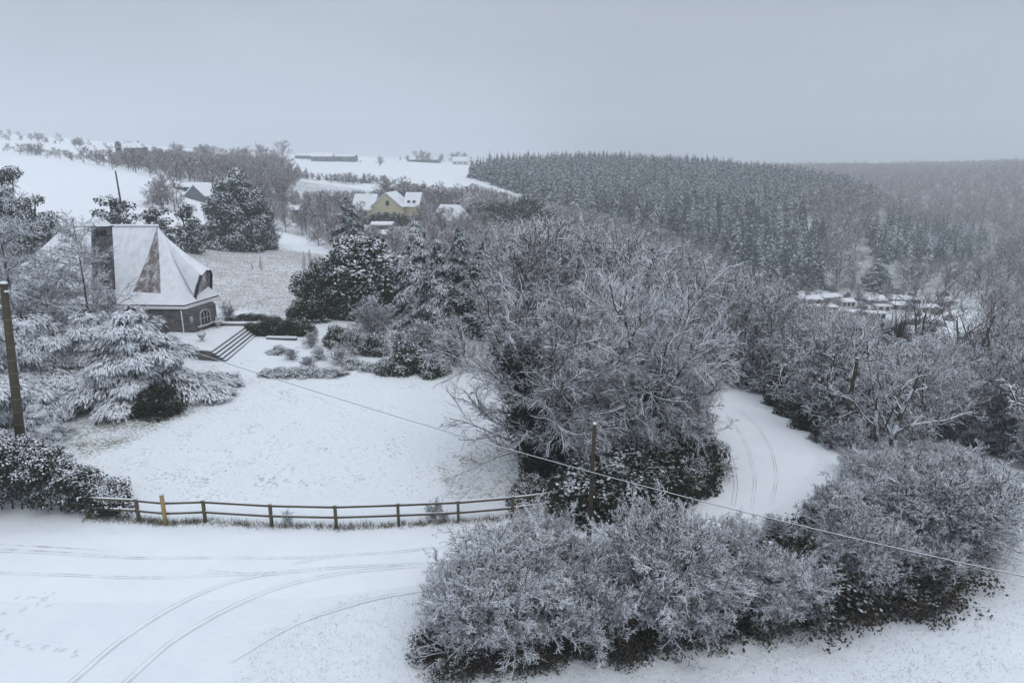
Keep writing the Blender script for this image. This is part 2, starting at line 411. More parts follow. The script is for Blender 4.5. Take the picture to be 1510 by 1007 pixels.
def bare_tree(seed, H, r, spec, twigr, stems=1, spread=0.0, tw='twig', bk='bark', trop=.02, kt=6):
    """spec: per level (count, t0, t1, ratio, angle, segments, wobble, tropism)"""
    rs = np.random.RandomState(seed); a = MB(); b = MB()
    ps, rd = [], []
    for s in range(stems):
        th = 6.28 * s / stems + rs.rand()
        l = (math.cos(th) * spread * H, math.sin(th) * spread * H)
        q, w = stem(rs, H * (.85 + .3 * rs.rand() if stems > 1 else 1), r * (.8 + .4 * rs.rand() if stems > 1 else 1), l, base=(math.cos(th) * r * 1.5, math.sin(th) * r * 1.5) if stems > 1 else (0, 0))
        ps.append(q); rd.append(w)
    PP, PR = np.concatenate(ps), np.concatenate(rd)
    a.tubes(PP, PR, kt, rs=rs)
    for li, (c, t0, t1, ra, an, m, wo, tr) in enumerate(spec):
        PP, PR = grow(rs, PP, PR, c, t0, t1, ra, an, m, wo, tr, .55)
        last = li >= len(spec) - 2
        PR = np.maximum(PR, twigr * (1.0 if last else 1.6))
        if li >= len(spec) - 1: PR = np.minimum(PR, twigr * 1.3)
        (b if last else a).tubes(PP, PR, 3 if last else 4, rs=rs)
    return a, b, PP
TREES = {}
def treekind(key, seed, H, r, spec, twigr, tw='twig', bk='bark', joined=False, **k):
    a, b, tips = bare_tree(seed, H, r, spec, twigr, **k)
    if joined:
        for (f, mi) in b.F: a.F.append((f + a.n, 1))
        a.V += b.V; a.n += b.n
        TREES[key] = (a.mesh('tree_' + key, [M[bk], M[tw]]),)
    else:
        TREES[key] = (a.mesh('trunk_' + key, M[bk]), b.mesh('crown_' + key, M[tw]))
    return key
def place(key, name, label, cat, loc, rz=0, sc=1.0, group=None, parts=('trunk', 'crown')):
    ms = TREES[key]
    if len(ms) == 1:
        return tag(link(name, ms[0], None, loc, rz, sc), label, cat, group)
    o = thing(name, label, cat, loc, rz, group, sc)
    for q, me in zip(parts, ms): link(q, me, o)
    return o

def kites(rs, B, D, Wd, ln, wd, droop):
    """flat needle sprays: base B, direction D, side Wd"""
    up = np.array([0, 0, 1.0])
    tip = B + D * ln[:, None] - up * (ln * droop)[:, None]
    mid = B + D * (ln * .45)[:, None] - up * (ln * droop * .25)[:, None]
    l = mid + Wd * wd[:, None] - up * (wd * .55)[:, None]; r = mid - Wd * wd[:, None] - up * (wd * .55)[:, None]
    n = len(B)
    V = np.stack([B, l, tip, r], 1); V2 = V.reshape(-1, 3); i = np.arange(n)[:, None] * 4
    return V2, np.concatenate([i + np.array([[0, 2, 1]]), i + np.array([[0, 3, 2]])])
def conifer(seed, H, Rr, nb, ns, up0=.15, droop=.35, bl=.34, pw=.85, base=.05, tr=.16, cone=1.0, segs=4, bkr=3, jag=.35, sdroop=.25, noise=.12, topw=0.0):
    rs = np.random.RandomState(seed); a = MB(); b = MB()
    q, w = stem(rs, H, tr, m=6, wob=.01); a.tubes(q, w, 6, rs=rs)
    t = base + (1 - base) * (np.arange(nb) + rs.rand(nb)) / nb
    t = t ** 1.1
    az = rs.rand(nb) * 6.283 if nb < 40 else np.arange(nb) * 2.39996 + rs.randn(nb) * .3
    ln = (Rr * np.clip(1 - t, 0, 1) ** pw + .03 * H * (1 - t) + .015 * H + topw * Rr * np.sin(np.pi * t)) * (1 - jag / 2 + jag * rs.rand(nb))
    o = np.stack([np.cos(az), np.sin(az), 0 * az], -1); side = np.stack([-np.sin(az), np.cos(az), 0 * az], -1)
    s = np.linspace(0, 1, segs + 1)
    PT = np.stack([np.zeros((nb, segs + 1)), np.zeros((nb, segs + 1)), np.repeat((t * H)[:, None], segs + 1, 1)], -1)
    PT = PT + o[:, None] * (ln[:, None] * s)[..., None]
    PT[..., 2] += ln[:, None] * (up0 * s + t[:, None] * .5 * s - droop * s ** 2 * (1 - .7 * t[:, None])) + rs.randn(nb, 1) * noise * s * ln[:, None]
    if bkr: a.tubes(PT, (.035 * Rr * .3 * (1.1 - t))[:, None] * np.linspace(1, .3, segs + 1)[None] + .006, bkr, rs=rs)
    # sprays along each branch
    ss = (np.arange(ns)[None] + rs.rand(nb, ns)) / ns * .88 + .12
    x = ss * segs; i = np.minimum(x.astype(int), segs - 1); f = (x - i)[..., None]; ar = np.arange(nb)[:, None]
    Bp = PT[ar, i] * (1 - f) + PT[ar, i + 1] * f
    T = nrm(PT[ar, i + 1] - PT[ar, i])
    sg = np.where(rs.rand(nb, ns) < .5, -1, 1)[..., None]
    D = nrm(T * (.75 + .3 * rs.rand(nb, ns, 1)) + side[:, None] * sg * (.85 * (1.15 - ss[..., None])) + rs.randn(nb, ns, 3) * .12)
    sl = (bl * ln)[:, None] * (1.15 - ss * .6) * (.7 + .6 * rs.rand(nb, ns)) + .01 * H
    Bp, D, sl = Bp.reshape(-1, 3), D.reshape(-1, 3), sl.ravel()
    Wd = nrm(np.cross(D, np.array([0, 0, 1.0]) + rs.randn(len(D), 3) * .25))
    V, F = kites(rs, Bp, D, Wd, sl, sl * .24, sdroop); b.add(V, F)
    tipd = nrm(PT[:, -1] - PT[:, -2]); V, F = kites(rs, PT[:, -2], tipd, side, ln * bl * 1.3, ln * .12, .1); b.add(V, F)
    return a, b
def fine_sprays(b, rs, B, D, ln, per, droop):
    """second order needles fingers along sprays"""
    n = len(B); s = (np.arange(per)[None] + rs.rand(n, per)) / per
    P0 = B[:, None] + D[:, None] * (ln[:, None] * s)[..., None]; P0[..., 2] -= ln[:, None] * droop * s ** 2
    sd = nrm(np.cross(D, [0, 0, 1.0]))[:, None] * np.where(rs.rand(n, per) < .5, -1, 1)[..., None]
    d = nrm(D[:, None] * .8 + sd * .8 + rs.randn(n, per, 3) * .15 - np.array([0, 0, .25])).reshape(-1, 3)
    l2 = (ln[:, None] * .36 * (1.15 - s * .6) * (.7 + .6 * rs.rand(n, per))).ravel()
    W = nrm(np.cross(d, np.array([0, 0, 1.0]) + rs.randn(len(d), 3) * .2))
    V, F = kites(rs, P0.reshape(-1, 3), d, W, l2, l2 * .17 + .010, .35); b.add(V, F)
def conkind(key, seed, mat, joined=False, bark='bark', **k):
    a, b = conifer(seed, **k)
    if joined:
        for f, mi in b.F: a.F.append((f + a.n, 1))
        a.V += b.V; a.n += b.n
        TREES[key] = (a.mesh('conifer_' + key, [M[bark], M[mat]]),)
    else: TREES[key] = (a.mesh('trunk_' + key, M[bark]), b.mesh('crown_' + key, M[mat]))
    return a, b

def leafquads(rs, C, nrmv, size, asp=.55, jit=.7):
    n = len(C); N = nrm(nrmv + rs.randn(n, 3) * jit); A = nrm(np.cross(N, rs.randn(n, 3))); B = np.cross(N, A)
    s = (size * (.6 + .8 * rs.rand(n)))[:, None]
    return np.stack([C - A * s, C - B * s * asp, C + A * s, C + B * s * asp], 1)
def leafmass(rs, clumps, per, size, upb=.45, jit=.7, asp=.55, shell=.45, b=None):
    """leaves spread through a set of ellipsoidal clumps (x,y,z,rx,ry,rz)"""
    b = b or MB(); c = np.array(clumps, float); vol = (c[:, 3] * c[:, 4] + c[:, 4] * c[:, 5] + c[:, 3] * c[:, 5]); k = np.maximum((per * vol).astype(int), 6)
    idx = np.repeat(np.arange(len(c)), k); d = nrm(rs.randn(len(idx), 3)); rad = (1 - shell * rs.rand(len(idx)) ** 1.6)[:, None]
    C = c[idx, :3] + d * rad * c[idx, 3:6] + rs.randn(len(idx), 3) * .04
    C[:, 2] = np.maximum(C[:, 2], .02)
    b.quads(leafquads(rs, C, d + np.array([0, 0, upb]), np.full(len(idx), size), asp, jit)); return b
def clumpy(rs, n, rx, ry, h, cr, z0=0.0, flat=.8):
    """clump centres filling a bush of half-size rx, ry and height h"""
    d = nrm(rs.randn(n, 3)); d[:, 2] = np.abs(d[:, 2]); r = rs.rand(n, 1) ** .4
    p = d * r * np.array([rx - cr * .7, ry - cr * .7, h - cr]); p[:, 2] += z0
    s = cr * (.6 + .8 * rs.rand(n)); return np.c_[p, s, s, s * flat]

def inpoly(u, v, poly):
    poly = np.array(poly, float); x0, y0 = poly[:, 0], poly[:, 1]; x1, y1 = np.roll(x0, -1), np.roll(y0, -1)
    u = np.asarray(u)[:, None]; v = np.asarray(v)[:, None]
    c = ((y0 > v) != (y1 > v)) & (u < (x1 - x0) * (v - y0) / (y1 - y0 + 1e-12) + x0)
    return (c.sum(1) % 2) == 1
def scatter(rs, poly, spacing, ymin, ymax, jit=.4):
    """jittered grid over the ground, kept where it falls in a region given by what one sees there"""
    xm = ymax * .95 + 40
    xs = np.arange(-xm, xm, spacing); ys = np.arange(ymin, ymax, spacing * .87)
    X, Y = np.meshgrid(xs, ys); X = X + (np.arange(len(ys)) % 2)[:, None] * spacing / 2
    X = (X + rs.uniform(-jit, jit, X.shape) * spacing).ravel(); Y = (Y + rs.uniform(-jit, jit, Y.shape) * spacing).ravel()
    k = np.abs(X) < Y * .85 + 25; X, Y = X[k], Y[k]
    Z = Hgt(X, Y); u, v = proj(X, Y, Z)
    k = inpoly(u, v, poly) & (Y > 2); return np.c_[X, Y, Z][k]

# ------------------------------------------------------------------ regions (as seen in the photograph, on the ground)
POLY_MEADOW = [(250, 352), (330, 356), (480, 376), (500, 400), (440, 470), (320, 455), (250, 400)]
POLY_LAWN = [(60, 640), (150, 740), (870, 745), (870, 660), (640, 545), (400, 520), (300, 530), (200, 600)]
POLY_BED = [(350, 500), (420, 480), (640, 500), (640, 548), (380, 552), (330, 545)]
POLY_FRONTWOOD = [(690, 420), (850, 402), (1000, 412), (1150, 452), (1270, 492), (1360, 512), (1510, 500), (1600, 560), (1600, 760), (1510, 690), (1400, 655), (1235, 650), (1160, 595), (1085, 568), (1040, 620), (960, 690), (860, 725), (790, 640), (760, 560), (740, 470), (720, 440)]
POLY_MIDWOOD = [(300, 262), (420, 262), (560, 282), (700, 272), (770, 288), (900, 326), (1050, 378), (1120, 430), (1180, 440), (1150, 452), (1000, 412), (850, 402), (690, 420), (620, 420), (500, 380), (440, 350), (330, 330), (300, 300)]
POLY_FOREST = [(692, 262), (760, 253), (900, 251), (1050, 257), (1200, 275), (1300, 292), (1320, 302), (1250, 306), (1170, 318), (1215, 370), (1210, 428), (1120, 430), (1050, 376), (900, 324), (800, 298), (730, 274)]
POLY_FARWOOD = [(1170, 300), (1330, 300), (1290, 286), (1200, 268), (1100, 256), (1100, 248), (1300, 250), (1500, 246), (1800, 240), (1800, 440), (1400, 442), (1250, 436), (1215, 428), (1215, 370)]
POLY_LEFTHILL = [(100, 250), (205, 238), (205, 229), (400, 232), (425, 250), (440, 275), (400, 300), (315, 296), (300, 285), (215, 266)]
POLY_VALLEYWOOD = [(1215, 428), (1250, 438), (1400, 444), (1600, 440), (1600, 560), (1510, 500)]
POLY_SHRUBS = [(655, 985), (668, 900), (730, 852), (850, 842), (1000, 822), (1130, 795), (1215, 745), (1235, 690), (1300, 668), (1405, 672), (1448, 735), (1452, 805), (1375, 892), (1130, 938), (850, 968), (700, 1010)]

# ------------------------------------------------------------------ ground
def build_ground():
    na_f = 520
    a = np.concatenate([np.linspace(-math.pi, -.9, 70)[:-1], np.linspace(-.9, .9, na_f), np.linspace(.9, math.pi, 70)[1:-1]])
    r = np.concatenate([[.01], np.geomspace(4, 60, 230), np.geomspace(60, 2600, 330)[1:]])
    A, Rr = np.meshgrid(a, r); X, Y = Rr * np.sin(A), Rr * np.cos(A)
    Z = Hgt(X, Y); nr_, na = X.shape
    idx = np.arange(nr_ * na).reshape(nr_, na); nx = np.roll(idx, -1, 1)
    F = np.stack([idx[:-1], nx[:-1], nx[1:], idx[1:]], -1).reshape(-1, 4)[:, ::-1]
    b = MB(); b.add(np.stack([X, Y, Z], -1), F)
    o = b.build('ground', M['ground'], smooth=True); tag(o, kind='structure')
    x, y, z = X.ravel(), Y.ravel(), Z.ravel(); u, v = proj(x, y, z); fr = y > 1
    cov = np.zeros((len(x), 4)); cov[:, 3] = 1
    cov[:, 0] = .12
    near = fr & (y < 45); cov[near, 0] = .30
    k = inpoly(u, v, POLY_LAWN) & fr; cov[k, 0] = .62
    k = inpoly(u, v, [(640, 680), (740, 640), (870, 700), (880, 745), (660, 735)]) & fr; cov[k, 0] = .85
    k = inpoly(u, v, [(20, 600), (240, 590), (300, 600), (230, 640), (60, 700)]) & fr; cov[k, 0] = .95
    k = inpoly(u, v, POLY_MEADOW) & fr; cov[k, 0] = .92; cov[k, 2] = .8
    k = inpoly(u, v, POLY_BED) & fr; cov[k, 0] = .6
    k = inpoly(u, v, [(380, 935), (520, 880), (640, 860), (680, 1100), (250, 1100)]) & fr; cov[k, 0] = .5
    k = inpoly(u, v, [(700, 1100), (850, 975), (1130, 945), (1390, 905), (1480, 800), (1480, 700), (1700, 740), (1700, 1100)]) & fr; cov[k, 0] = .55
    for pl, d in ((POLY_FRONTWOOD, .75), (POLY_MIDWOOD, .7), (POLY_FOREST, .95), (POLY_FARWOOD, .8), (POLY_VALLEYWOOD, .35)):
        k = inpoly(u, v, pl) & fr & (y < 1500); cov[k, 1] = d
    k = inpoly(u, v, POLY_SHRUBS) & fr; cov[k, 1] = .9
    k = inpoly(u, v, [(1150, 425), (1500, 430), (1500, 500), (1330, 510), (1150, 470)]) & (y < 300) & fr; cov[k, 1] = .72; cov[k, 0] = .6
    k = inpoly(u, v, [(1330, 462), (1440, 460), (1440, 500), (1335, 506)]) & (y < 300) & fr; cov[k, 1] = .0; cov[k, 0] = .2
    # soften the borders between covers
    C = cov.reshape(nr_, na, 4)
    for _ in range(3): C[1:-1, 1:-1] = (C[1:-1, 1:-1] * 2 + C[:-2, 1:-1] + C[2:, 1:-1] + C[1:-1, :-2] + C[1:-1, 2:]) / 6
    ca = o.data.color_attributes.new('cover', 'FLOAT_COLOR', 'POINT'); ca.data.foreach_set('color', C.reshape(-1, 4).ravel())
build_ground()

def strip(name, pix, width, mat, off, uvs=False, pts=None, across=4):
    """a band laid over the ground along a curve"""
    p = np.array([G(*q)[:2] for q in pix]) if pts is None else np.array(pts, float)
    d = np.r_[0, np.cumsum(np.linalg.norm(np.diff(p, axis=0), axis=1))]; n = max(int(d[-1] / .25), 12)
    s = np.linspace(0, d[-1], n); c = np.stack([np.interp(s, d, p[:, i]) for i in (0, 1)], 1)
    for _ in range(12): c[1:-1] = (c[:-2] + c[1:-1] * 2 + c[2:]) / 4
    t = nrm(np.gradient(c, axis=0)); nn = np.stack([-t[:, 1], t[:, 0]], 1)
    w = np.linspace(-.5, .5, across + 1); wid = width if np.ndim(width) == 0 else np.interp(s, d, width)[:, None]
    XY = c[:, None] + nn[:, None] * (w[None] * wid)[..., None] if np.ndim(width) == 0 else c[:, None] + nn[:, None] * (w[None] * wid)[..., None]
    edge = 1 - (np.abs(w) * 2) ** 6
    Z = Hgt(XY[..., 0], XY[..., 1]) + off * (edge * .9 + .1)[None] if not uvs else Hgt(XY[..., 0], XY[..., 1]) + off
    k = across + 1; idx = np.arange(n * k).reshape(n, k)
    F = np.stack([idx[:-1, :-1], idx[:-1, 1:], idx[1:, 1:], idx[1:, :-1]], -1).reshape(-1, 4)[:, ::-1]
    b = MB(); b.add(np.concatenate([XY, Z[..., None]], -1), F)
    uv = np.stack([np.repeat((w + .5)[None], n, 0), np.repeat(s[:, None] / s[-1], k, 1)], -1).reshape(-1, 2)
    return tag(b.build(name, mat, smooth=True, uv=uv), kind='structure')
strip('road', [(-420, 835), (0, 832), (250, 836), (480, 828), (700, 806), (860, 790), (1000, 762), (1090, 722), (1140, 672), (1120, 630), (1075, 594), (1040, 574)], 4.6, M['road'], .014, across=14)
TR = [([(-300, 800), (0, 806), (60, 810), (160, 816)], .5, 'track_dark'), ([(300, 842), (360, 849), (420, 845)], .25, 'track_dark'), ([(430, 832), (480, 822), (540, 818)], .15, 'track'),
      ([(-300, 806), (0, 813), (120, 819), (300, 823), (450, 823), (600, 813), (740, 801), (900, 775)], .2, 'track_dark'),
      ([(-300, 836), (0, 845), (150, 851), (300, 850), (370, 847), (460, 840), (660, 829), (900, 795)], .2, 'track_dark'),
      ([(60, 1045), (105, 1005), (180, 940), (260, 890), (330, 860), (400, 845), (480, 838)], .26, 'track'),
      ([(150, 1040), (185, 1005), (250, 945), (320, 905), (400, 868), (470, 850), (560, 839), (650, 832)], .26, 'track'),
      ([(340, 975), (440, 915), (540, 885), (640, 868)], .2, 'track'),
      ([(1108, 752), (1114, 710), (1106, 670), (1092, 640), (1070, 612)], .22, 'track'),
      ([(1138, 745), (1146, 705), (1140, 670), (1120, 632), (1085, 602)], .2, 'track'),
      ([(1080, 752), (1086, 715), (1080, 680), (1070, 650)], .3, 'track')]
b = MB(); rq = np.random.RandomState(12)
for path in ([(-20, 905), (20, 902), (50, 893), (72, 876), (98, 868)], [(28, 882), (50, 879), (70, 880), (66, 896)], [(-10, 921), (25, 950), (50, 957), (66, 950), (80, 957), (110, 960), (112, 975)], [(70, 872), (90, 866), (104, 872)]):
    q = np.array([G(*p_)[:2] for p_ in path]); d = np.r_[0, np.cumsum(np.linalg.norm(np.diff(q, axis=0), axis=1))]
    for k_, t_ in enumerate(np.arange(0, d[-1], .32)):
        x_, y_ = np.interp(t_, d, q[:, 0]) + (.07 if k_ % 2 else -.07) + rq.randn() * .03, np.interp(t_, d, q[:, 1]) + rq.randn() * .03; a_ = rq.rand() * 3
        el = [(x_ + math.cos(w_) * .13 * math.cos(a_) - math.sin(w_) * .05 * math.sin(a_), y_ + math.cos(w_) * .13 * math.sin(a_) + math.sin(w_) * .05 * math.cos(a_)) for w_ in np.linspace(0, 6.283, 9)[:-1]]
        b.poly([(e[0], e[1], hz(*e) + .012) for e in el])
tag(b.build('footprints', plain('trodden_snow', (.64, .67, .72), (.78, .82, .88), 5)), 'scattered footprints in the smooth snow at the lower left', 'footprints', kind='stuff')
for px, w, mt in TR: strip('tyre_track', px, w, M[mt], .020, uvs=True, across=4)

# ------------------------------------------------------------------ grass tufts poking through
def tufts(name, pts, h, mat, seed, per=5, wdt=.012):
    rs = np.random.RandomState(seed); n = len(pts) * per; B = np.repeat(pts, per, 0) + np.c_[rs.randn(n, 2) * .07, np.zeros(n)]
    d = nrm(np.c_[rs.randn(n, 2) * .5, np.ones(n)]); s = nrm(np.c_[rs.randn(n, 2), np.zeros(n)]) * wdt; hh = (h * (.4 + rs.rand(n)))[:, None]
    B[:, 2] -= .03
    V = np.stack([B - s, B + s, B + d * hh + np.c_[rs.randn(n, 2) * .03, np.zeros(n)]], 1)
    b = MB(); b.add(V.reshape(-1, 3), np.arange(n * 3).reshape(n, 3))
    return b.build(name, mat)
def pix_scatter(rs, poly, n, ymax=130):
    p = np.array(poly, float); out = []; tot = 0
    lo, hi = p.min(0), p.max(0)
    gu, gv = np.meshgrid(np.linspace(lo[0], hi[0], 24), np.linspace(lo[1], hi[1], 24))
    g = np.array([G(a, b) for a, b in zip(gu.ravel(), gv.ravel())]); x0, x1, y0, y1 = g[:, 0].min(), g[:, 0].max(), g[:, 1].min(), min(g[:, 1].max(), ymax)
    while tot < n:
        X = rs.uniform(x0, x1, n * 2); Y = rs.uniform(y0, y1, n * 2); Z = Hgt(X, Y); u, v = proj(X, Y, Z); k = inpoly(u, v, poly)
        out.append(np.c_[X, Y, Z][k]); tot += k.sum()
    return np.concatenate(out)[:n]
rs = np.random.RandomState(5)
def ground_line(pix, n, spread):
    p = np.array([G(*q)[:2] for q in pix]); t = rs.rand(n) * (len(p) - 1); i = np.minimum(t.astype(int), len(p) - 2); f = (t - i)[:, None]
    q = p[i] * (1 - f) + p[i + 1] * f + rs.randn(n, 2) * spread
    return np.c_[q, Hgt(q[:, 0], q[:, 1])]
FENCE_PX = [(130, 764), (205, 768), (246, 772), (303, 770), (401, 776), (496, 778), (588, 775), (676, 771), (756, 764), (812, 757), (868, 750)]
tag(tufts('verge_grass', ground_line(FENCE_PX, 1300, .12), .24, M['grassy'], 7, 5), 'dry grass tufts poking through the snow under the rail fence', 'grass', kind='stuff')
tag(tufts('field_grass', np.r_[pix_scatter(rs, [(700, 1090), (850, 985), (1130, 955), (1390, 915), (1480, 810), (1500, 720), (1600, 740), (1600, 1090)], 3600), pix_scatter(rs, [(380, 935), (520, 880), (640, 860), (640, 1090), (300, 1090)], 1800)], .09, M['grassy'], 8, 4, .008), 'sparse grass blades pricking through the snow of the near banks', 'grass', kind='stuff')
tag(tufts('meadow_grass', pix_scatter(rs, POLY_MEADOW, 16000), .20, snowy('frosted_meadow_grass', (.34, .30, .275), (.52, .49, .47), .35, .95, .3, .5, 0), 9, 3, .02), 'frosted pale brown grass of the meadow behind the house', 'grass', kind='stuff')
tag(tufts('lawn_grass', pix_scatter(rs, POLY_LAWN, 14000), .055, M['grassy'], 10, 3, .010), 'short grass showing through the thin snow on the lawn', 'grass', kind='stuff')

# ------------------------------------------------------------------ fence
def build_fence():
    base = [G(u, v) for u, v in FENCE_PX]
    f = thing('rail_fence', 'long two-rail wooden fence between the snowy lawn and the lane', 'fence', base[0])
    o0 = np.array(base[0]); hts = [1.12] * len(base); hts[2] = 1.5
    for i, p in enumerate(base):
        q = np.array(p) - o0; a = np.array(base[max(i - 1, 0)]); c = np.array(base[min(i + 1, len(base) - 1)]); rz = math.atan2(c[1] - a[1], c[0] - a[0])
        w = .12 if i != 2 else .13; h = hts[i]; off = np.array([0, -.10, 0]) if i == 2 else np.zeros(3)
        m = MB(); m.box(q + off + [0, 0, h / 2 - .1], (w, w, h + .2), rz)
        x = m.build('post', M['wood_yellow'] if i == 2 else M['wood'], f)
        if i == 2: x['label'] = 'taller new yellow wooden post'
    for zz, nm in ((1.02, 'rail'), (.52, 'rail')):
        for i in range(len(base) - 1):
            if i == 1: pass
            a, c = np.array(base[i]) - o0, np.array(base[i + 1]) - o0
            d = c - a; rz = math.atan2(d[1], d[0]); Ln = np.linalg.norm(d[:2]); n_ = np.array([-math.sin(rz), math.cos(rz), 0]) * -.075 * 0
            m = MB(); t = .04; hh = .05; w = np.array([-d[1], d[0], 0]) / Ln * t
            A, C = a + [0, 0, zz], c + [0, 0, zz]; e = d / np.linalg.norm(d) * .062; A = A + e; C = C - e; up = np.array([0, 0, hh])
            m.prism([A - w - up, C - w - up, C + w - up, A + w - up], [A - w + up, C - w + up, C + w + up, A + w + up])
            r_ = m.build(nm, M['wood'], f)
            s = MB(); s1 = up + [0, 0, .028]; w2 = w * .8; s.prism([A - w2 + up * 1.05, C - w2 + up * 1.05, C + w2 + up * 1.05, A + w2 + up * 1.05], [A - w2 * .5 + s1, C - w2 * .5 + s1, C + w2 * .5 + s1, A + w2 * .5 + s1])
            s.build('snow_cap', M['roofsnow'], r_)
build_fence()

# ------------------------------------------------------------------ poles and cable
def cyl(m, p0, p1, r0, r1, k=10, mi=0):
    p0, p1 = np.array(p0, float), np.array(p1, float); PT = np.stack([p0, p1])[None]; m.tubes(PT, np.array([[r0, r1]]), k, mi)
    n0 = m.n - k; m.F.append((np.array([list(range(n0, n0 + k))]), mi)); return m
PY = 31.0
pl_top = P(5, 418, PY)
pl_b = P(31, 655, PY); zb = hz(pl_b[0], PY)
pl_x = pl_top[0] + (pl_b[0] - pl_top[0]) * (pl_top[2] - zb) / (pl_top[2] - pl_b[2])
o = thing('utility_pole', 'mossy rectangular concrete pole with pale bands left of the lawn', 'utility pole', (pl_x, PY, zb))
o.rotation_euler = (0, math.atan2(pl_top[0] - pl_x, pl_top[2] - zb), 0)
m = MB(); hgt = math.hypot(pl_top[2] - zb, pl_top[0] - pl_x); m.box((0, 0, hgt / 2 - .2), (.40, .30, hgt + .4), .25, 0, .62); m.build('shaft', M['concrete_pole'], o)
for i in range(14):
    z = .6 + i * (hgt - 1) / 14; s = .40 * (1 - .38 * z / hgt); m = MB(); m.box((0, -.0, z), (s + .02, .30 * (1 - .38 * z / hgt) + .02, .02), .25)
    m.build('band', M['band'], o)
m = MB(); m.box((0, 0, hgt + .04), (.30, .23, .09), .25, 0, .7); m.build('snow_cap', M['roofsnow'], o)
m = MB(); cyl(m, (.1, -.1, hgt - .35), (.32, -.14, hgt - .3), .05, .05, 8); m.build('insulator', M['white'], o)

c0 = G(868, 800); top = P(877, 625, c0[1])
o = thing('utility_pole', 'slim brown wooden pole standing at the edge of the shrubs beside the fence', 'utility pole', c0)
m = MB(); cyl(m, (0, 0, -.3), (top[0] - c0[0], 0, top[2] - c0[2]), .115, .08, 12); m.build('shaft', M['pole'], o)
m = MB(); m.box((top[0] - c0[0], 0, top[2] - c0[2] + .03), (.17, .17, .07), 0, 0, .6); m.build('snow_cap', M['roofsnow'], o)

q = P(1265, 528, 37); z_ = hz(q[0] - .3, 37)
o = thing('utility_pole', 'short weathered pole among frosted trees right of the road bend', 'utility pole', (q[0] - .3, 37, z_))
m = MB(); cyl(m, (0, 0, -.3), (.3, 0, q[2] - z_), .13, .10, 12); m.build('shaft', M['pole'], o)
q = P(170, 252, 140); z_ = hz(q[0] + .15, 140)
o = thing('utility_pole', 'tall thin dark pole in the white field beyond the house', 'utility pole', (q[0] + .15, 140, z_))
m = MB(); cyl(m, (0, 0, -.3), (-.15, 0, q[2] - z_), .20, .13, 8); m.build('shaft', M['pole'], o)

cab = [(pl_top[0] + .30, PY - .14, pl_top[2] - .31)]
for u, v, Y in ((130, 466, 29.0), (340, 538, 25.8), (600, 620, 22), (875, 694, 18.4), (1200, 778, 15.8), (1510, 855, 13.6), (1900, 925, 11.5)): cab.append(P(u, v, Y))
cab = np.array(cab); s = np.r_[0, np.cumsum(np.linalg.norm(np.diff(cab, axis=0), axis=1))]
deg = np.polyfit(s, cab, 4); t = np.linspace(0, s[-1], 260); pts = np.stack([np.polyval(deg[:, i], t) for i in range(3)], 1)
pts += (cab[0] - pts[0]) * np.exp(-t / 3)[:, None]
m = MB(); m.tubes(pts[None], np.full((1, 260), .015), 6); m.build('overhead_cable', M['cable'])
tag(bpy.data.objects['overhead_cable'], 'thin overhead cable sagging from the concrete pole across lawn and shrubs', 'cable')

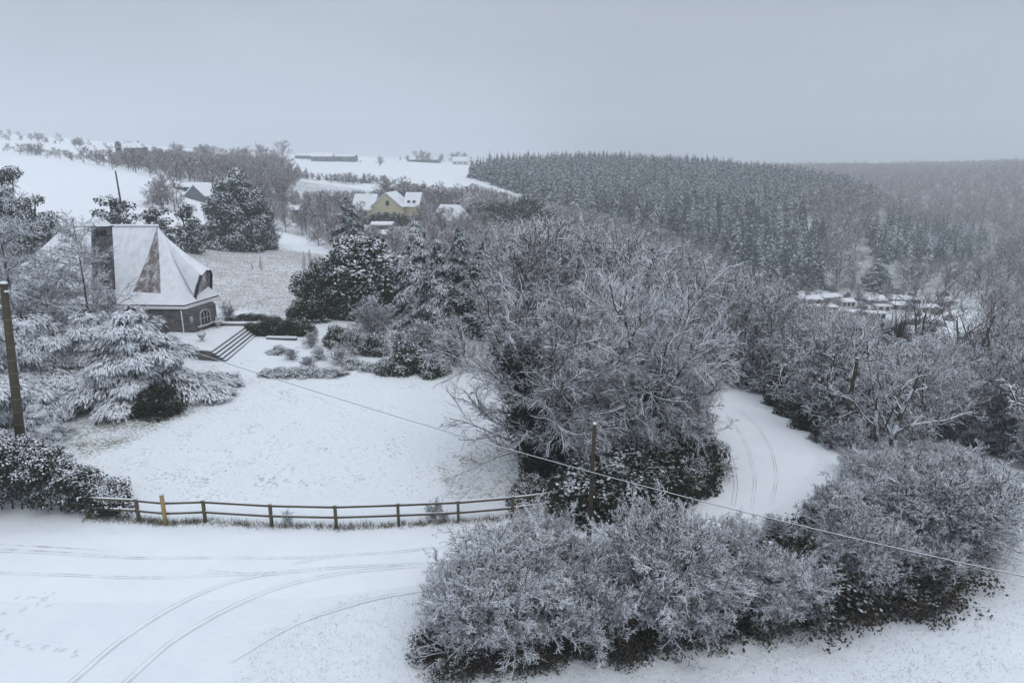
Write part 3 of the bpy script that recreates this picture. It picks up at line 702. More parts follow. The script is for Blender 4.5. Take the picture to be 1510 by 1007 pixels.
# ------------------------------------------------------------------ the big house
def lerp(a, b, t): return tuple(np.array(a) * (1 - t) + np.array(b) * t)
def at_z(u, v, z):
    dx, ry, rz = ray(u, v); t = (z - CAMZ) / rz; return (dx * t, ry * t, z)
def build_house():
    h = thing('stone_house', 'grey stone house with steep snow-covered hipped roof and tall chimney', 'house')
    ZE, ZB = 3.65, 4.45
    E = [at_z(-70, 446, ZE), at_z(272, 450, ZE), at_z(322, 435, ZE), (-31.0, 68, ZE), (-48, 70, ZE)]
    RL, RR = P(96, 333, 62.5), P(232, 333, 62.0)
    B0, B1, B2, B3, B4 = (-46.5, 59.3, ZB), at_z(194, 431, ZB), at_z(237, 432.5, ZB), at_z(266, 431, ZB), at_z(309, 424, ZB)
    B1 = (B1[0], B1[1] + .1, B1[2])
    B5, B6 = (-31.8, 66.8, ZB), (-47, 69, ZB)
    # lofted roof: slightly hollow slopes
    def face(a, b, c, d=None, sag=.28, n=8, mi=0, m=None, nx=1):
        rows = []
        for i in range(n + 1):
            t = i / n; l = np.array(lerp(a, d if d is not None else c, t)); r = np.array(lerp(b, c, t))
            rows.append([l * (1 - j / nx) + r * (j / nx) - [0, 0, sag * 4 * t * (1 - t)] for j in range(nx + 1)])
        V = np.array(rows); k = nx + 1; idx = np.arange((n + 1) * k).reshape(n + 1, k)
        F = np.stack([idx[:-1, :-1], idx[:-1, 1:], idx[1:, 1:], idx[1:, :-1]], -1).reshape(-1, 4); m.add(V, F, mi)
    m = MB()
    face(B0, B1, RR, RL, m=m); face(B1, B2, RR, m=m, mi=1); face(B2, B3, RR, m=m); face(B3, B4, RR, m=m, mi=2)
    face(B4, B5, RR, m=m, mi=2); face(B5, B6, RL, RR, m=m, mi=2); face(B6, B0, RL, m=m, mi=2)
    bs = [B0, B1, B2, B3, B4, B5, B6]; e1 = E[0]; ee = [E[0], (B1[0], e1[1] + (E[1][1] - e1[1]) * .75, ZE), (B2[0], e1[1] + (E[1][1] - e1[1]) * .88, ZE), E[1], E[2], E[3], E[4]]
    ee[0] = (-48, E[0][1], ZE)
    for i in range(7): m.add([ee[i], ee[(i + 1) % 7], bs[(i + 1) % 7], bs[i]], [[0, 1, 2, 3]], 2)
    roof = m.build('roof', [M['tiles'], M['tiles_bare'], M['roofsnow']], h)
    m = MB(); m.prism([np.array(RL) + q for q in ((-.3, -.15, -.05), (-.3, .15, -.05), (-.3, 0, .14))], [np.array(RR) + q for q in ((.1, -.15, -.05), (.1, .15, -.05), (.1, 0, .14))]); m.build('ridge', M['roofsnow'], roof)
    E2 = [ee[0], E[1], E[2], E[3], E[4]]
    def ring(dz0, dz1, grow, mat, nm):
        m = MB(); c = np.mean(E2, 0)
        pts = [np.array(p) + nrm((np.array(p) - c) * [1, 1, 0]) * grow for p in E2]
        m.prism([p + [0, 0, dz0] for p in pts], [p + [0, 0, dz1] for p in pts]); m.build(nm, mat, roof)
    ring(-.10, -.012, .03, M['gutter'], 'fascia'); ring(-.34, -.115, .22, M['white'], 'gutter'); ring(-.42, -.345, -.1, M['gutter'], 'soffit')
    # walls
    g = .1
    W = [(-46.5, E[0][1] + .9, 0), at_z(284, 458, 3.2), at_z(317.5, 448, 3.2), (-32.0, 67, 0), (-47, 69, 0)]
    W = [np.array([p[0], p[1], g]) for p in W]
    m = MB(); m.prism(W, [p + [0, 0, 3.23 - g] for p in W]); m.build('wall', M['rubble'], h)
    a, b = W[1], W[2]; d = (b - a); Ld = np.linalg.norm(d[:2]); d /= Ld; nn = np.array([d[1], -d[0], 0])
    def onwall(s, z, off=0): return a + d * s * Ld + nn * off + [0, 0, z - g]
    arch = [(0.24, 1.6), (.70, 1.6), (.70, 2.6), (.66, 2.85), (.57, 3.0), (.47, 3.05), (.37, 3.0), (.28, 2.85), (.24, 2.6)]
    win = MB(); win.prism([onwall(s, z, .02) for s, z in arch], [onwall(s, z, .07) for s, z in arch]); wo = win.build('window', M['pot'], h)
    inner = [(.47 + (s - .47) * .80, 2.4 + (z - 2.4) * .86) for s, z in arch]
    m = MB(); m.prism([onwall(s, z, .072) for s, z in inner], [onwall(s, z, .085) for s, z in inner]); m.build('pane', M['glass'], wo)
    m = MB()
    for s_ in (.40, .54): m.prism([onwall(s_ - .012, 1.86, .087), onwall(s_ + .012, 1.86, .087), onwall(s_ + .012, 1.86, .11), onwall(s_ - .012, 1.86, .11)], [onwall(s_ - .012, 2.85, .087), onwall(s_ + .012, 2.85, .087), onwall(s_ + .012, 2.85, .11), onwall(s_ - .012, 2.85, .11)])
    m.prism([onwall(.29, 2.3, .087), onwall(.65, 2.3, .087), onwall(.65, 2.3, .108), onwall(.29, 2.3, .108)], [onwall(.29, 2.35, .087), onwall(.65, 2.35, .087), onwall(.65, 2.35, .108), onwall(.29, 2.35, .108)])
    m.build('glazing_bar', M['pot'], wo)
    m = MB(); m.prism([onwall(.10, 1.62, 0), onwall(.84, 1.62, 0), onwall(.84, 1.62, .22), onwall(.10, 1.62, .22)], [onwall(.10, 1.72, 0), onwall(.84, 1.72, 0), onwall(.84, 1.72, .22), onwall(.10, 1.72, .22)]); m.build('sill', M['pot'], wo)
    # front windows mostly behind the tree, downpipe, lamp
    yF = W[1][1]
    def front(x, z, off): return np.array([x, W[0][1] + (W[1][1] - W[0][1]) * (x - W[0][0]) / (W[1][0] - W[0][0]) - off, z])
    for x in (-44, -41, -33.5):
        m = MB(); q = front(x, 2.0, .04); m.box(q, (1.5, .1, 1.4)); wo = m.build('window', M['white'], h)
        m = MB(); q = front(x, 2.0, .095); m.box(q - [.34, 0, 0], (.58, .03, 1.2)); m.box(q + [.34, 0, 0], (.58, .03, 1.2)); m.build('pane', M['glass'], wo)
    q = front(W[1][0] - 1.0, 0, .1); m = MB(); cyl(m, (q[0], q[1], .6), (q[0], q[1], 3.2), .05, .05, 8); m.build('downpipe', M['white'], h)
    q = front(W[1][0] - .15, 2.5, .12); m = MB(); m.box(q, (.34, .16, .4), 0, 0, .6); m.box(q + [0, 0, -.3], (.16, .12, .2)); m.build('wall_lamp', M['pot'], h)
    # chimney
    tl, tr, bl, br = [np.array(P(u, v, 56.4)) for u, v in ((134, 336), (157, 336), (136, 470), (165, 470))]
    def down(t, b_, z): f = (t[2] - z) / (t[2] - b_[2]); return t * (1 - f) + b_ * f
    lo = [down(tl, bl, .3), down(tr, br, .3)]; bk = np.array([0, .8, 0])
    m = MB(); m.prism([lo[0], lo[1], lo[1] + bk, lo[0] + bk], [tl, tr, tr + bk, tl + bk]); ch = m.build('chimney', M['chimney'], h)
    def slab(z0, z1, gr, top=1.0):
        c = (tl + tr + bk) / 2; P4 = [tl, tr, tr + bk, tl + bk]; g1 = [c + (p - c) * gr for p in P4]; g2 = [c + (p - c) * gr * top for p in P4]
        for p in g1: p[2] = tl[2] + z0
        for p in g2: p[2] = tl[2] + z1
        return MB().prism(g1, g2)
    slab(.002, .12, 1.12).build('capstone', M['stone'], ch); slab(.122, .62, 1.1, .45).build('snow_cap', M['roofsnow'], ch)
    for i in range(4):
        m = MB(); q = tl * (1 - (i + .5) / 4) + tr * (i + .5) / 4; m.box(q - [0, .01, .4], (.2, .08, .5)); m.build('vent', M['gutter'], ch)
    # arched side dormer
    ap = np.array(P(238, 343, 62.0))
    fr = [P(289, 441, 58.3), P(293, 422, 58.7), P(298, 406, 59.2), P(304, 398.5, 59.9), P(311, 398, 60.6), P(313.5, 404, 60.9), P(313, 431, 61.0)]
    fr = [np.array(p) for p in fr]; fn = nrm(np.cross(fr[-1] - fr[0], [0, 0, 1.0]))
    m = MB()
    for i in range(len(fr) - 1):
        A, Bq = fr[i], fr[i + 1]; n = 8; rows = []
        for j in range(n + 1):
            t = j / n; rows.append([A * (1 - t) + ap * t - [0, 0, .9 * t * (1 - t)], Bq * (1 - t) + ap * t - [0, 0, .9 * t * (1 - t)]])
        V = np.array(rows).reshape(-1, 3); F = [[2 * j, 2 * j + 1, 2 * j + 3, 2 * j + 2] for j in range(n)]; m.add(V, F)
    dm = m.build('dormer', M['roofsnow'], h)
    m = MB(); m.prism([p - fn * .3 for p in fr], [p - fn * .22 for p in fr]); m.build('dormer_front', M['tiles_bare'], dm)
    c = np.mean(fr, 0); m = MB(); rim = []
    for i in range(len(fr) - 1):
        A, Bq = fr[i], fr[i + 1]; m.prism([A, A + (c - A) * .07, A + (c - A) * .07 - fn * .2, A - fn * .2], [Bq, Bq + (c - Bq) * .07, Bq + (c - Bq) * .07 - fn * .2, Bq - fn * .2])
    m.build('dormer_rim', M['gutter'], dm)
    tri = [fr[4] - fn * .18 + (c - fr[4]) * .2, fr[6] - fn * .18 + (c - fr[6]) * .2, (fr[0] + fr[6]) / 2 * .35 + fr[6] * .65 - fn * .18 + [0, 0, .5]]
    m = MB(); m.prism(tri, [p + fn * .03 for p in tri]); m.build('dormer_panel', M['render_grey'], dm)
    # wide front dormer at the left
    yv = 57.9
    D = [np.array(P(u, v, yv)) for u, v in ((40, 447), (50, 416), (62, 410), (86, 410), (100, 420), (122, 447))]
    bk = [p + [0, 3.0, .0] for p in D]
    m = MB(); m.prism([p + [0, .1, 0] for p in D], [p + [0, .2, 0] for p in D]); dd = m.build('dormer', M['green_wall'], h)
    dd['label'] = 'wide front dormer with greenish cladding'
    m = MB()
    for i in range(5): m.prism([D[i] + [0, -.25, 0], D[i + 1] + [0, -.25, 0], bk[i + 1] + [0, 0, .6], bk[i] + [0, 0, .6]], [D[i] + [0, -.25, .2], D[i + 1] + [0, -.25, .2], bk[i + 1] + [0, 0, .8], bk[i] + [0, 0, .8]])
    m.build('dormer_roof', M['roofsnow'], dd)
    m = MB(); p = (D[2] + D[3]) / 2; m.box(p + [-.1, .06, -1.05], (2.0, .06, .8)); m.build('dormer_window', M['glass'], dd)
build_house()

def build_terrace():
    ZT, ZG = 1.25, .30
    A, B = np.array(at_z(312, 517, ZT)), np.array(at_z(364, 480, ZT)); A2, B2 = np.array(at_z(339, 535, ZG)), np.array(at_z(389, 492, ZG))
    t = thing('terrace', 'stone terrace with five snowy steps down to the lawn beside the house', 'terrace')
    L0 = np.array([A[0] - 1.3, A[1] + .3, ZT]); L1 = np.array([-29.5, 55.5, ZT]); L2 = np.array([-29.5, 57.5, ZT]); w1 = np.array([-28.2, 57.4, ZT]); w2 = np.array([-27.2, 61.2, ZT])
    top = [L0, A, B, B + [-.2, .9, 0], w2, w1, L2, L1]
    base = [p - [0, 0, ZT + .2] for p in top]
    m = MB(); m.prism(base, [p - [0, 0, .05] for p in top]); m.build('platform', M['rubble'], t)
    m = MB(); c = np.mean(top, 0); m.prism([p - [0, 0, .045] for p in top], [c + (p - c) * .992 + [0, 0, .01] for p in top]); m.build('snow_cover', M['roofsnow'], t)
    n = 5
    for i in range(n):
        f0, f1 = i / n, (i + 1) / n; z = ZT - (i + 1) * (ZT - ZG) / (n + .5)
        a0, b0, a1, b1 = [q * (1 - f) + r * f for q, r, f in ((A, A2, f0), (B, B2, f0), (A, A2, f1), (B, B2, f1))]
        pts = [np.array([p[0], p[1], 0]) for p in (a0, a1, b1, b0)]
        k = .003 * i
        m = MB(); m.prism([p + [0, 0, .0 - k] for p in pts], [p + [0, 0, z - .035] for p in pts]); s = m.build('step', M['stone'], t)
        q = [p * 1 for p in pts]; dv = (q[1] - q[0]) * .28; q[1] = q[1] - dv * .35; q[2] = q[2] - dv * .35; q[0] = q[0] + dv * .22; q[3] = q[3] + dv * .22
        m = MB(); m.prism([p + [0, 0, z - .034] for p in q], [p + [0, 0, z + .01] for p in q]); m.build('snow', M['roofsnow'], s)
    # low wall behind
    w = thing('low_wall', 'low grey stone wall with snow along its top behind the terrace steps', 'wall')
    a, b = np.array(at_z(319, 476, 1.5)), np.array(at_z(393, 476, 1.5)); m = MB()
    def wallbox(a, b, z0, z1, th):
        d = nrm((b - a) * [1, 1, 0]); n_ = np.array([-d[1], d[0], 0]) * th / 2; P0 = [a - n_, b - n_, b + n_, a + n_]
        return [np.array([p[0], p[1], z0]) for p in P0], [np.array([p[0], p[1], z1]) for p in P0]
    m.prism(*wallbox(a, b, .1, 1.45, .35)); m.build('wall', M['rubble'], w)
    m = MB(); m.prism(*wallbox(a, b, 1.455, 1.58, .42)); m.build('snow_cap', M['roofsnow'], w)
    w = thing('low_wall', 'very low kerb wall under the dark clipped hedge right of the steps', 'wall')
    a, b = np.array(at_z(393, 496, .7)), np.array(at_z(437, 497, .7)); m = MB(); m.prism(*wallbox(a, b, .1, .62, .3)); m.build('wall', M['rubble'], w)
    m = MB(); m.prism(*wallbox(a, b, .625, .72, .36)); m.build('snow_cap', M['roofsnow'], w)
    for (u, v, lab) in ((322, 483, 'snow-capped stone urn by the arched window at the back of the terrace'), (298, 503, 'snow-capped stone urn at the near corner of the terrace')):
        p = at_z(u, v, ZT); o = thing('garden_urn', lab, 'urn', p, 0, 'urns on the terrace')
        m = MB(); cyl(m, (0, 0, 0), (0, 0, .08), .22, .22, 12); cyl(m, (0, 0, .08), (0, 0, .25), .10, .10, 12); cyl(m, (0, 0, .25), (0, 0, .55), .16, .34, 12); cyl(m, (0, 0, .55), (0, 0, .6), .37, .37, 12); m.build('bowl', M['pot'], o)
        rs = np.random.RandomState(int(u)); leafmass(rs, [(0, 0, .75, .33, .33, .25)], 260, .06, upb=.8).build('plant', M['leaf_heavy'], o)
build_terrace()

# ------------------------------------------------------------------ distant buildings
def gable(name, label, loc, rz, Ln, Wd, h, rh, wall, wins=0, cat='house', base=-1.5, chim=True, over=.35, thick=.3, group=None, hip=0.0):
    o = thing(name, label, cat, loc, rz, group); x, y = Ln / 2, Wd / 2
    m = MB(); m.prism([(-x, -y, base), (x, -y, base), (x, y, base), (-x, y, base)], [(-x, -y, h), (x, -y, h), (x, y, h), (-x, y, h)])
    if not hip:
        for s in (-1, 1): m.add([(s * x, -y, h), (s * x, y, h), (s * x, 0, h + rh)], [[0, 1, 2]])
    m.build('wall', M[wall], o)
    X, Yy = x + over, y + over; dz = rh * over / y; hx = X * (1 - hip) if hip else X; m = MB()
    for s in (-1, 1):
        a = [(-X, s * Yy, h - dz), (X, s * Yy, h - dz), (hx, 0, h + rh), (-hx, 0, h + rh)]
        m.prism(a, [(p[0], p[1], p[2] + thick) for p in a])
    if hip:
        for s in (-1, 1): m.prism([(s * X, -Yy, h - dz), (s * X, Yy, h - dz), (s * hx, 0, h + rh)], [(s * X, -Yy, h - dz + thick), (s * X, Yy, h - dz + thick), (s * hx, 0, h + rh + thick)])
    rf = m.build('roof', M['roofsnow'], o)
    if chim: m = MB(); m.box((x * .55, .3, h + rh + .4), (.9, .6, 1.6)); m.build('chimney', M['stone'], rf)
    for i in range(wins):
        xx = -x + Ln * (i + .5) / wins; m = MB(); m.box((xx, -y - .02, h * .55), (min(1.2, Ln / wins * .6), .08, 1.3)); m.build('window', M['glass'], o)
    return o
p = P(578, 318, 232); zg = hz(p[0], p[1])
ho = gable('cream_house', 'cream house with snowy gabled roofs beyond the dark spruce', (p[0], p[1], zg), R(82), 11, 10.2, 5.2, 4.2, 'render_yellow', 0)
for s, z in ((-2.6, 1.6), (.2, 1.6), (2.6, 1.6), (-.4, 5.3)):
    m = MB(); m.box((-5.55, s, z + 1), (.1, 1.1, 1.5)); m.build('window', M['glass'], ho)
ho2 = MB(); ho2.prism([(-4, 5.1, -1), (4, 5.1, -1), (4, 12.2, -1), (-4, 12.2, -1)], [(-4, 5.1, 3.8), (4, 5.1, 3.8), (4, 12.2, 3.8), (-4, 12.2, 3.8)]); ho2.build('wing_wall', M['render_yellow'], ho)
m = MB()
m.prism([(-4.5, 4.6, 3.7), (-4.5, 12.6, 3.7), (0, 12.6, 8.6), (0, 4.6, 8.6)], [(-4.5, 4.6, 4.0), (-4.5, 12.6, 4.0), (0, 12.6, 8.9), (0, 4.6, 8.9)])
m.prism([(4.5, 4.6, 3.7), (4.5, 12.6, 3.7), (.02, 12.6, 8.6), (.02, 4.6, 8.6)], [(4.5, 4.6, 4.0), (4.5, 12.6, 4.0), (.02, 12.6, 8.9), (.02, 4.6, 8.9)])
m.build('wing_roof', M['roofsnow'], ho)
m = MB(); m.box((-4.05, 8.6, 2.6), (.1, 2.6, 1.4)); m.build('wing_window', M['glass'], ho)
m = MB(); m.box((-2.4, 8.6, 6.25), (.9, .9, .2)); m.build('roof_window', M['glass'], ho)
m = MB(); m.prism([(-3, -5.1, -1), (5, -5.1, -1), (5, -10, -1), (-3, -10, -1)], [(-3, -5.1, 5), (5, -5.1, 5), (5, -10, 5), (-3, -10, 5)]); m.build('side_wall', M['render_yellow'], ho)
m = MB(); m.prism([(-3.4, -4.8, 4.9), (1, -4.8, 9.2), (1, -10.4, 9.2), (-3.4, -10.4, 4.9)], [(-3.4, -4.8, 5.2), (1, -4.8, 9.5), (1, -10.4, 9.5), (-3.4, -10.4, 5.2)]); m.prism([(5.4, -4.8, 4.9), (1.02, -4.8, 9.2), (1.02, -10.4, 9.2), (5.4, -10.4, 4.9)], [(5.4, -4.8, 5.2), (1.02, -4.8, 9.5), (1.02, -10.4, 9.5), (5.4, -10.4, 5.2)]); m.build('side_roof', M['roofsnow'], ho)
m = MB(); m.box((-2.0, -6.6, 6.6), (.9, .8, .8)); m.box((-2.0, -8.4, 6.6), (.9, .8, .8)); m.build('roof_window', M['glass'], ho)
def onpix(u, v, Y): q = P(u, v, Y); return (q[0], q[1], hz(q[0], q[1]))
def lift(u, v, Y, h):   # building whose roof line is seen at pixel v: raise it on its own plot
    q = P(u, v, Y); return (q[0], q[1], max(q[2] - h, hz(q[0], q[1]) - .6))
gable('garden_shed', 'flat white-roofed shed just below the cream house', lift(564, 328, 198, 3.4), R(2), 5.6, 5, 2.6, .5, 'render_grey', 1, 'shed', -4, False)
gable('low_outbuilding', 'low white-roofed outbuilding below the garden shed', lift(572, 350, 180, 2.6), R(4), 6, 6, 2.0, .6, 'render_grey', 1, 'shed', -4, False)
gable('cottage', 'grey cottage with frosted hipped roof half hidden by bare trees', lift(664, 303, 225, 7.5), R(-20), 10, 9, 3.2, 4.3, 'render_white', 3, 'house', -4, True, hip=.35)
gable('barn', 'dark barn with one snowy roof edge left of the round conifer', lift(304, 286, 185, 5.2), R(70), 8, 6.5, 2.6, 2.6, 'render_grey', 1, 'barn', -3, False)
gable('long_barn', 'long low barn with a thin line of snow on its roof behind the bushes', lift(282, 275, 205, 3.4), R(-14), 12, 5, 2.4, 1.0, 'render_grey', 3, 'barn', -4, False, thick=.12)
gable('flat_roofed_building', 'grey building with a bright flat snowy roof beside the columnar tree', lift(202, 232, 300, 8), R(3), 7, 6, 7.4, .6, 'render_grey', 2, 'building', -3, False)
gable('pale_house', 'pale yellowish house on the skyline above the flat snowy roof', lift(198, 219, 420, 7), R(5), 9, 8, 4.5, 2.5, 'render_yellow', 3)
gable('hillside_house', 'small white-roofed house among grey trees right of the barn', lift(301, 242, 380, 5), R(30), 7, 6, 3, 2, 'render_white', 2, chim=False)
gable('farm_barn', 'longest low farm barn on the snowy skyline', lift(497, 236, 620, 6), R(-3), 34, 12, 4.5, 1.5, 'render_grey', 4, 'barn', -5, False, group='barns on the far field')
gable('farm_barn', 'farm barn with a big white roof left of the longest barn', lift(476, 235, 610, 7), R(8), 18, 14, 4.5, 3, 'render_grey', 2, 'barn', -5, False, group='barns on the far field')
gable('farm_barn', 'low dark farm shed at the left end of the skyline farm', lift(455, 231, 640, 5), R(0), 22, 10, 3.5, 1.5, 'render_grey', 2, 'barn', -6, False, group='barns on the far field')
gable('farm_house', 'far white-roofed farmhouse beside the edge of the conifer forest', lift(679, 236, 650, 8), R(0), 14, 9, 4, 3.5, 'render_white', 3)
gable('farm_barn', 'far low barn between the skyline trees in mid picture', lift(625, 238, 680, 5), R(2), 30, 10, 3, 1.5, 'render_grey', 2, 'barn', -6, False, group='barns on the far field')
gable('roadside_shed', 'tiny white-roofed shed beside the thin strip of snowy field', lift(428, 258, 420, 3), R(10), 9, 6, 2.2, 1, 'render_white', 1, 'shed', -4, False)
gable('meadow_hut', 'small white hut in the bare trees left of the spruce', lift(436, 305, 190, 2.6), R(20), 2.6, 3, 2, .8, 'render_white', 1, 'hut', -3, False)
CAMP = [(1193, 437, 246, 8, 5, .9, 'camp', 'cream cabin with a peaked snowy roof, leftmost in the camp'), (1222, 434, 252, 8.2, 4.4, .8, 'camp', 'cream cabin with windows, second from the left in the camp'),
        (1247, 441, 243, 5, 4, .7, 'render_white', 'small white cabin right of the windowed cream cabin'), (1290, 438, 250, 7, 5, 1.2, 'render_grey', 'grey cabin left of the long pale roof in the camp'),
        (1330, 437, 256, 10, 6, .7, 'render_grey', 'long pale-roofed hall at the back of the camp'), (1329, 446, 238, 8, 4, .7, 'camp', 'cream cabin with a row of windows below the pale hall'),
        (1366, 450, 234, 7.6, 4, .7, 'render_white', 'white cabin at the right end of the camp'), (1215, 449, 228, 8, 3.6, .3, 'camp', 'low cabin with long flat snow roof on the near left of the camp'),
        (1262, 457, 214, 6, 3.4, .3, 'render_white', 'low white caravan nearest the wood'), (1291, 459, 214, 5.5, 3, .3, 'render_white', 'low white caravan right of the nearest one'),
        (1300, 448, 230, 5, 3, .3, 'render_white', 'small caravan in the middle of the camp'), (1390, 440, 250, 9, 4.4, .8, 'render_white', 'pale cabin at the far right edge of the camp behind bare trees')]
for u, v, Y, a, b_, rh, wl, lab in CAMP:
    gable('camp_cabin', lab, G(u, v + 10), R((u * 7) % 31 - 15), a * .9, b_, 1.8, rh, wl, 2 + int(u) % 2, 'cabin', -3, False, .3, .3, 'cabins of the valley camp', .3)

# ------------------------------------------------------------------ vegetation prototypes
S1 = [(15, .22, 1, .62, .85, 7, .16, .03), (8, .15, 1, .55, .75, 5, .2, .02), (7, .1, 1, .55, .7, 4, .22, .01), (5, .1, 1, .6, .7, 3, .25, .01)]
S2 = [(13, .25, 1, .62, .8, 6, .16, .04), (7, .15, 1, .55, .75, 4, .2, .03), (6, .1, 1, .55, .7, 3, .22, .02), (4, .1, 1, .6, .7, 2, .25, .01)]
for i in range(6): treekind('wood%d' % i, 20 + i, 10, .16, S2, .020, stems=1 + i % 3, spread=.14)
for i in range(4): treekind('mid%d' % i, 40 + i, 11, .2, [(14, .06, 1, .6, .75, 4, .18, .05), (7, .15, 1, .55, .7, 3, .2, .03), (6, .1, 1, .6, .7, 2, .25, .02)], .045, tw='twig_brown', joined=True, stems=1 + i % 2, spread=.12, kt=5)
for i in range(3): treekind('far%d' % i, 60 + i, 12, .25, [(12, .04, 1, .6, .75, 3, .18, .05), (7, .15, 1, .55, .7, 2, .2, .03), (4, .1, 1, .7, .7, 1, .25, .02)], .09, tw='twig_brown', joined=True, kt=4)
for i in range(5):   # thickly snowed bushes by the lane
    treekind('shrub%d' % i, 80 + i, 2.7, .035, [(9, .1, 1, .62, .6, 5, .15, .04), (8, .1, 1, .50, .62, 4, .16, .02), (7, .1, 1, .48, .65, 3, .18, .0), (7, .1, 1, .46, .7, 2, .2, 0)], .0058, tw='twig_heavy', stems=8, spread=.28)
for i in range(3):
    treekind('bushy%d' % i, 90 + i, 2.2, .03, [(7, .1, 1, .6, .7, 4, .25, .03), (6, .1, 1, .55, .8, 3, .3, 0), (6, .1, 1, .5, .85, 2, .3, 0)], .017, tw='twig', stems=7, spread=.3, joined=True)
def tierfir(key, seed, H, R_, tiers, n):
    rs_ = np.random.RandomState(seed); a = MB(); q, w = stem(rs_, H * .97, .14, m=3, wob=.005); a.tubes(q, w, 4)
    t = np.repeat((np.arange(tiers) + .3) / tiers, n); t = np.clip(t + rs_.randn(len(t)) * .025, 0, .985); az = rs_.rand(len(t)) * 6.283
    o = np.stack([np.cos(az), np.sin(az), 0 * az], -1); sd = np.stack([-np.sin(az), np.cos(az), 0 * az], -1)
    L_ = R_ * (1 - t) ** .85 * (.7 + .5 * rs_.rand(len(t))) + .22; B = np.c_[0 * t, 0 * t, H * (.07 + .93 * t)]
    V, F = kites(rs_, B, o, sd, L_, L_ * .30, .42 + .25 * rs_.rand()); a.add(V, F, 1)
    for sg in (-1, 1):
        B2 = B + o * (L_ * .42)[:, None] - np.array([0, 0, 1]) * (L_ * .12)[:, None]; D2 = nrm(o + sd * sg * .9); V, F = kites(rs_, B2, D2, nrm(np.cross(D2, [0, 0, 1.0])), L_ * .55, L_ * .16, .6); a.add(V, F, 1)
    TREES[key] = (a.mesh('conifer_' + key, [M['bark'], M['conifer']]),)
for i in range(4): tierfir('fir%d' % i, 100 + i, 14, 3.3 + .35 * i, 12 + i, 9)

# ------------------------------------------------------------------ garden and single trees
KH = {}
def kd(key, H): KH[key] = H
def plant(key, name, u, v, hpx, label, cat='tree', Y=None, group=None, sx=1.0, rz=None, parts=('trunk', 'crown')):
    """stand a plant where its foot is seen, hpx photo pixels tall"""
    if Y is None: b = G(u, v)
    else: q = P(u, v, Y); b = (q[0], q[1], hz(q[0], q[1]))
    dep = b[1] * cp - (b[2] - CAMZ) * sp; top = b[2] + hpx * dep / F0 / cp
    if Y is not None:                                  # top stays at the seen height whatever the hidden foot does
        q = P(u, v - hpx, Y); top = q[2]
    s = (top - b[2]) / topz(key)
    return place(key, name, label, cat, (b[0], b[1], b[2] - .05), RSP.rand() * 6.28 if rz is None else rz, (s * sx, s * sx, s), group, parts)
RSP = np.random.RandomState(3)
def topz(key):
    if key not in KH:
        me = TREES[key][-1]; V = np.empty(len(me.vertices) * 3); me.vertices.foreach_get('co', V); KH[key] = float(np.percentile(V[2::3], 99.7))
    return KH[key]
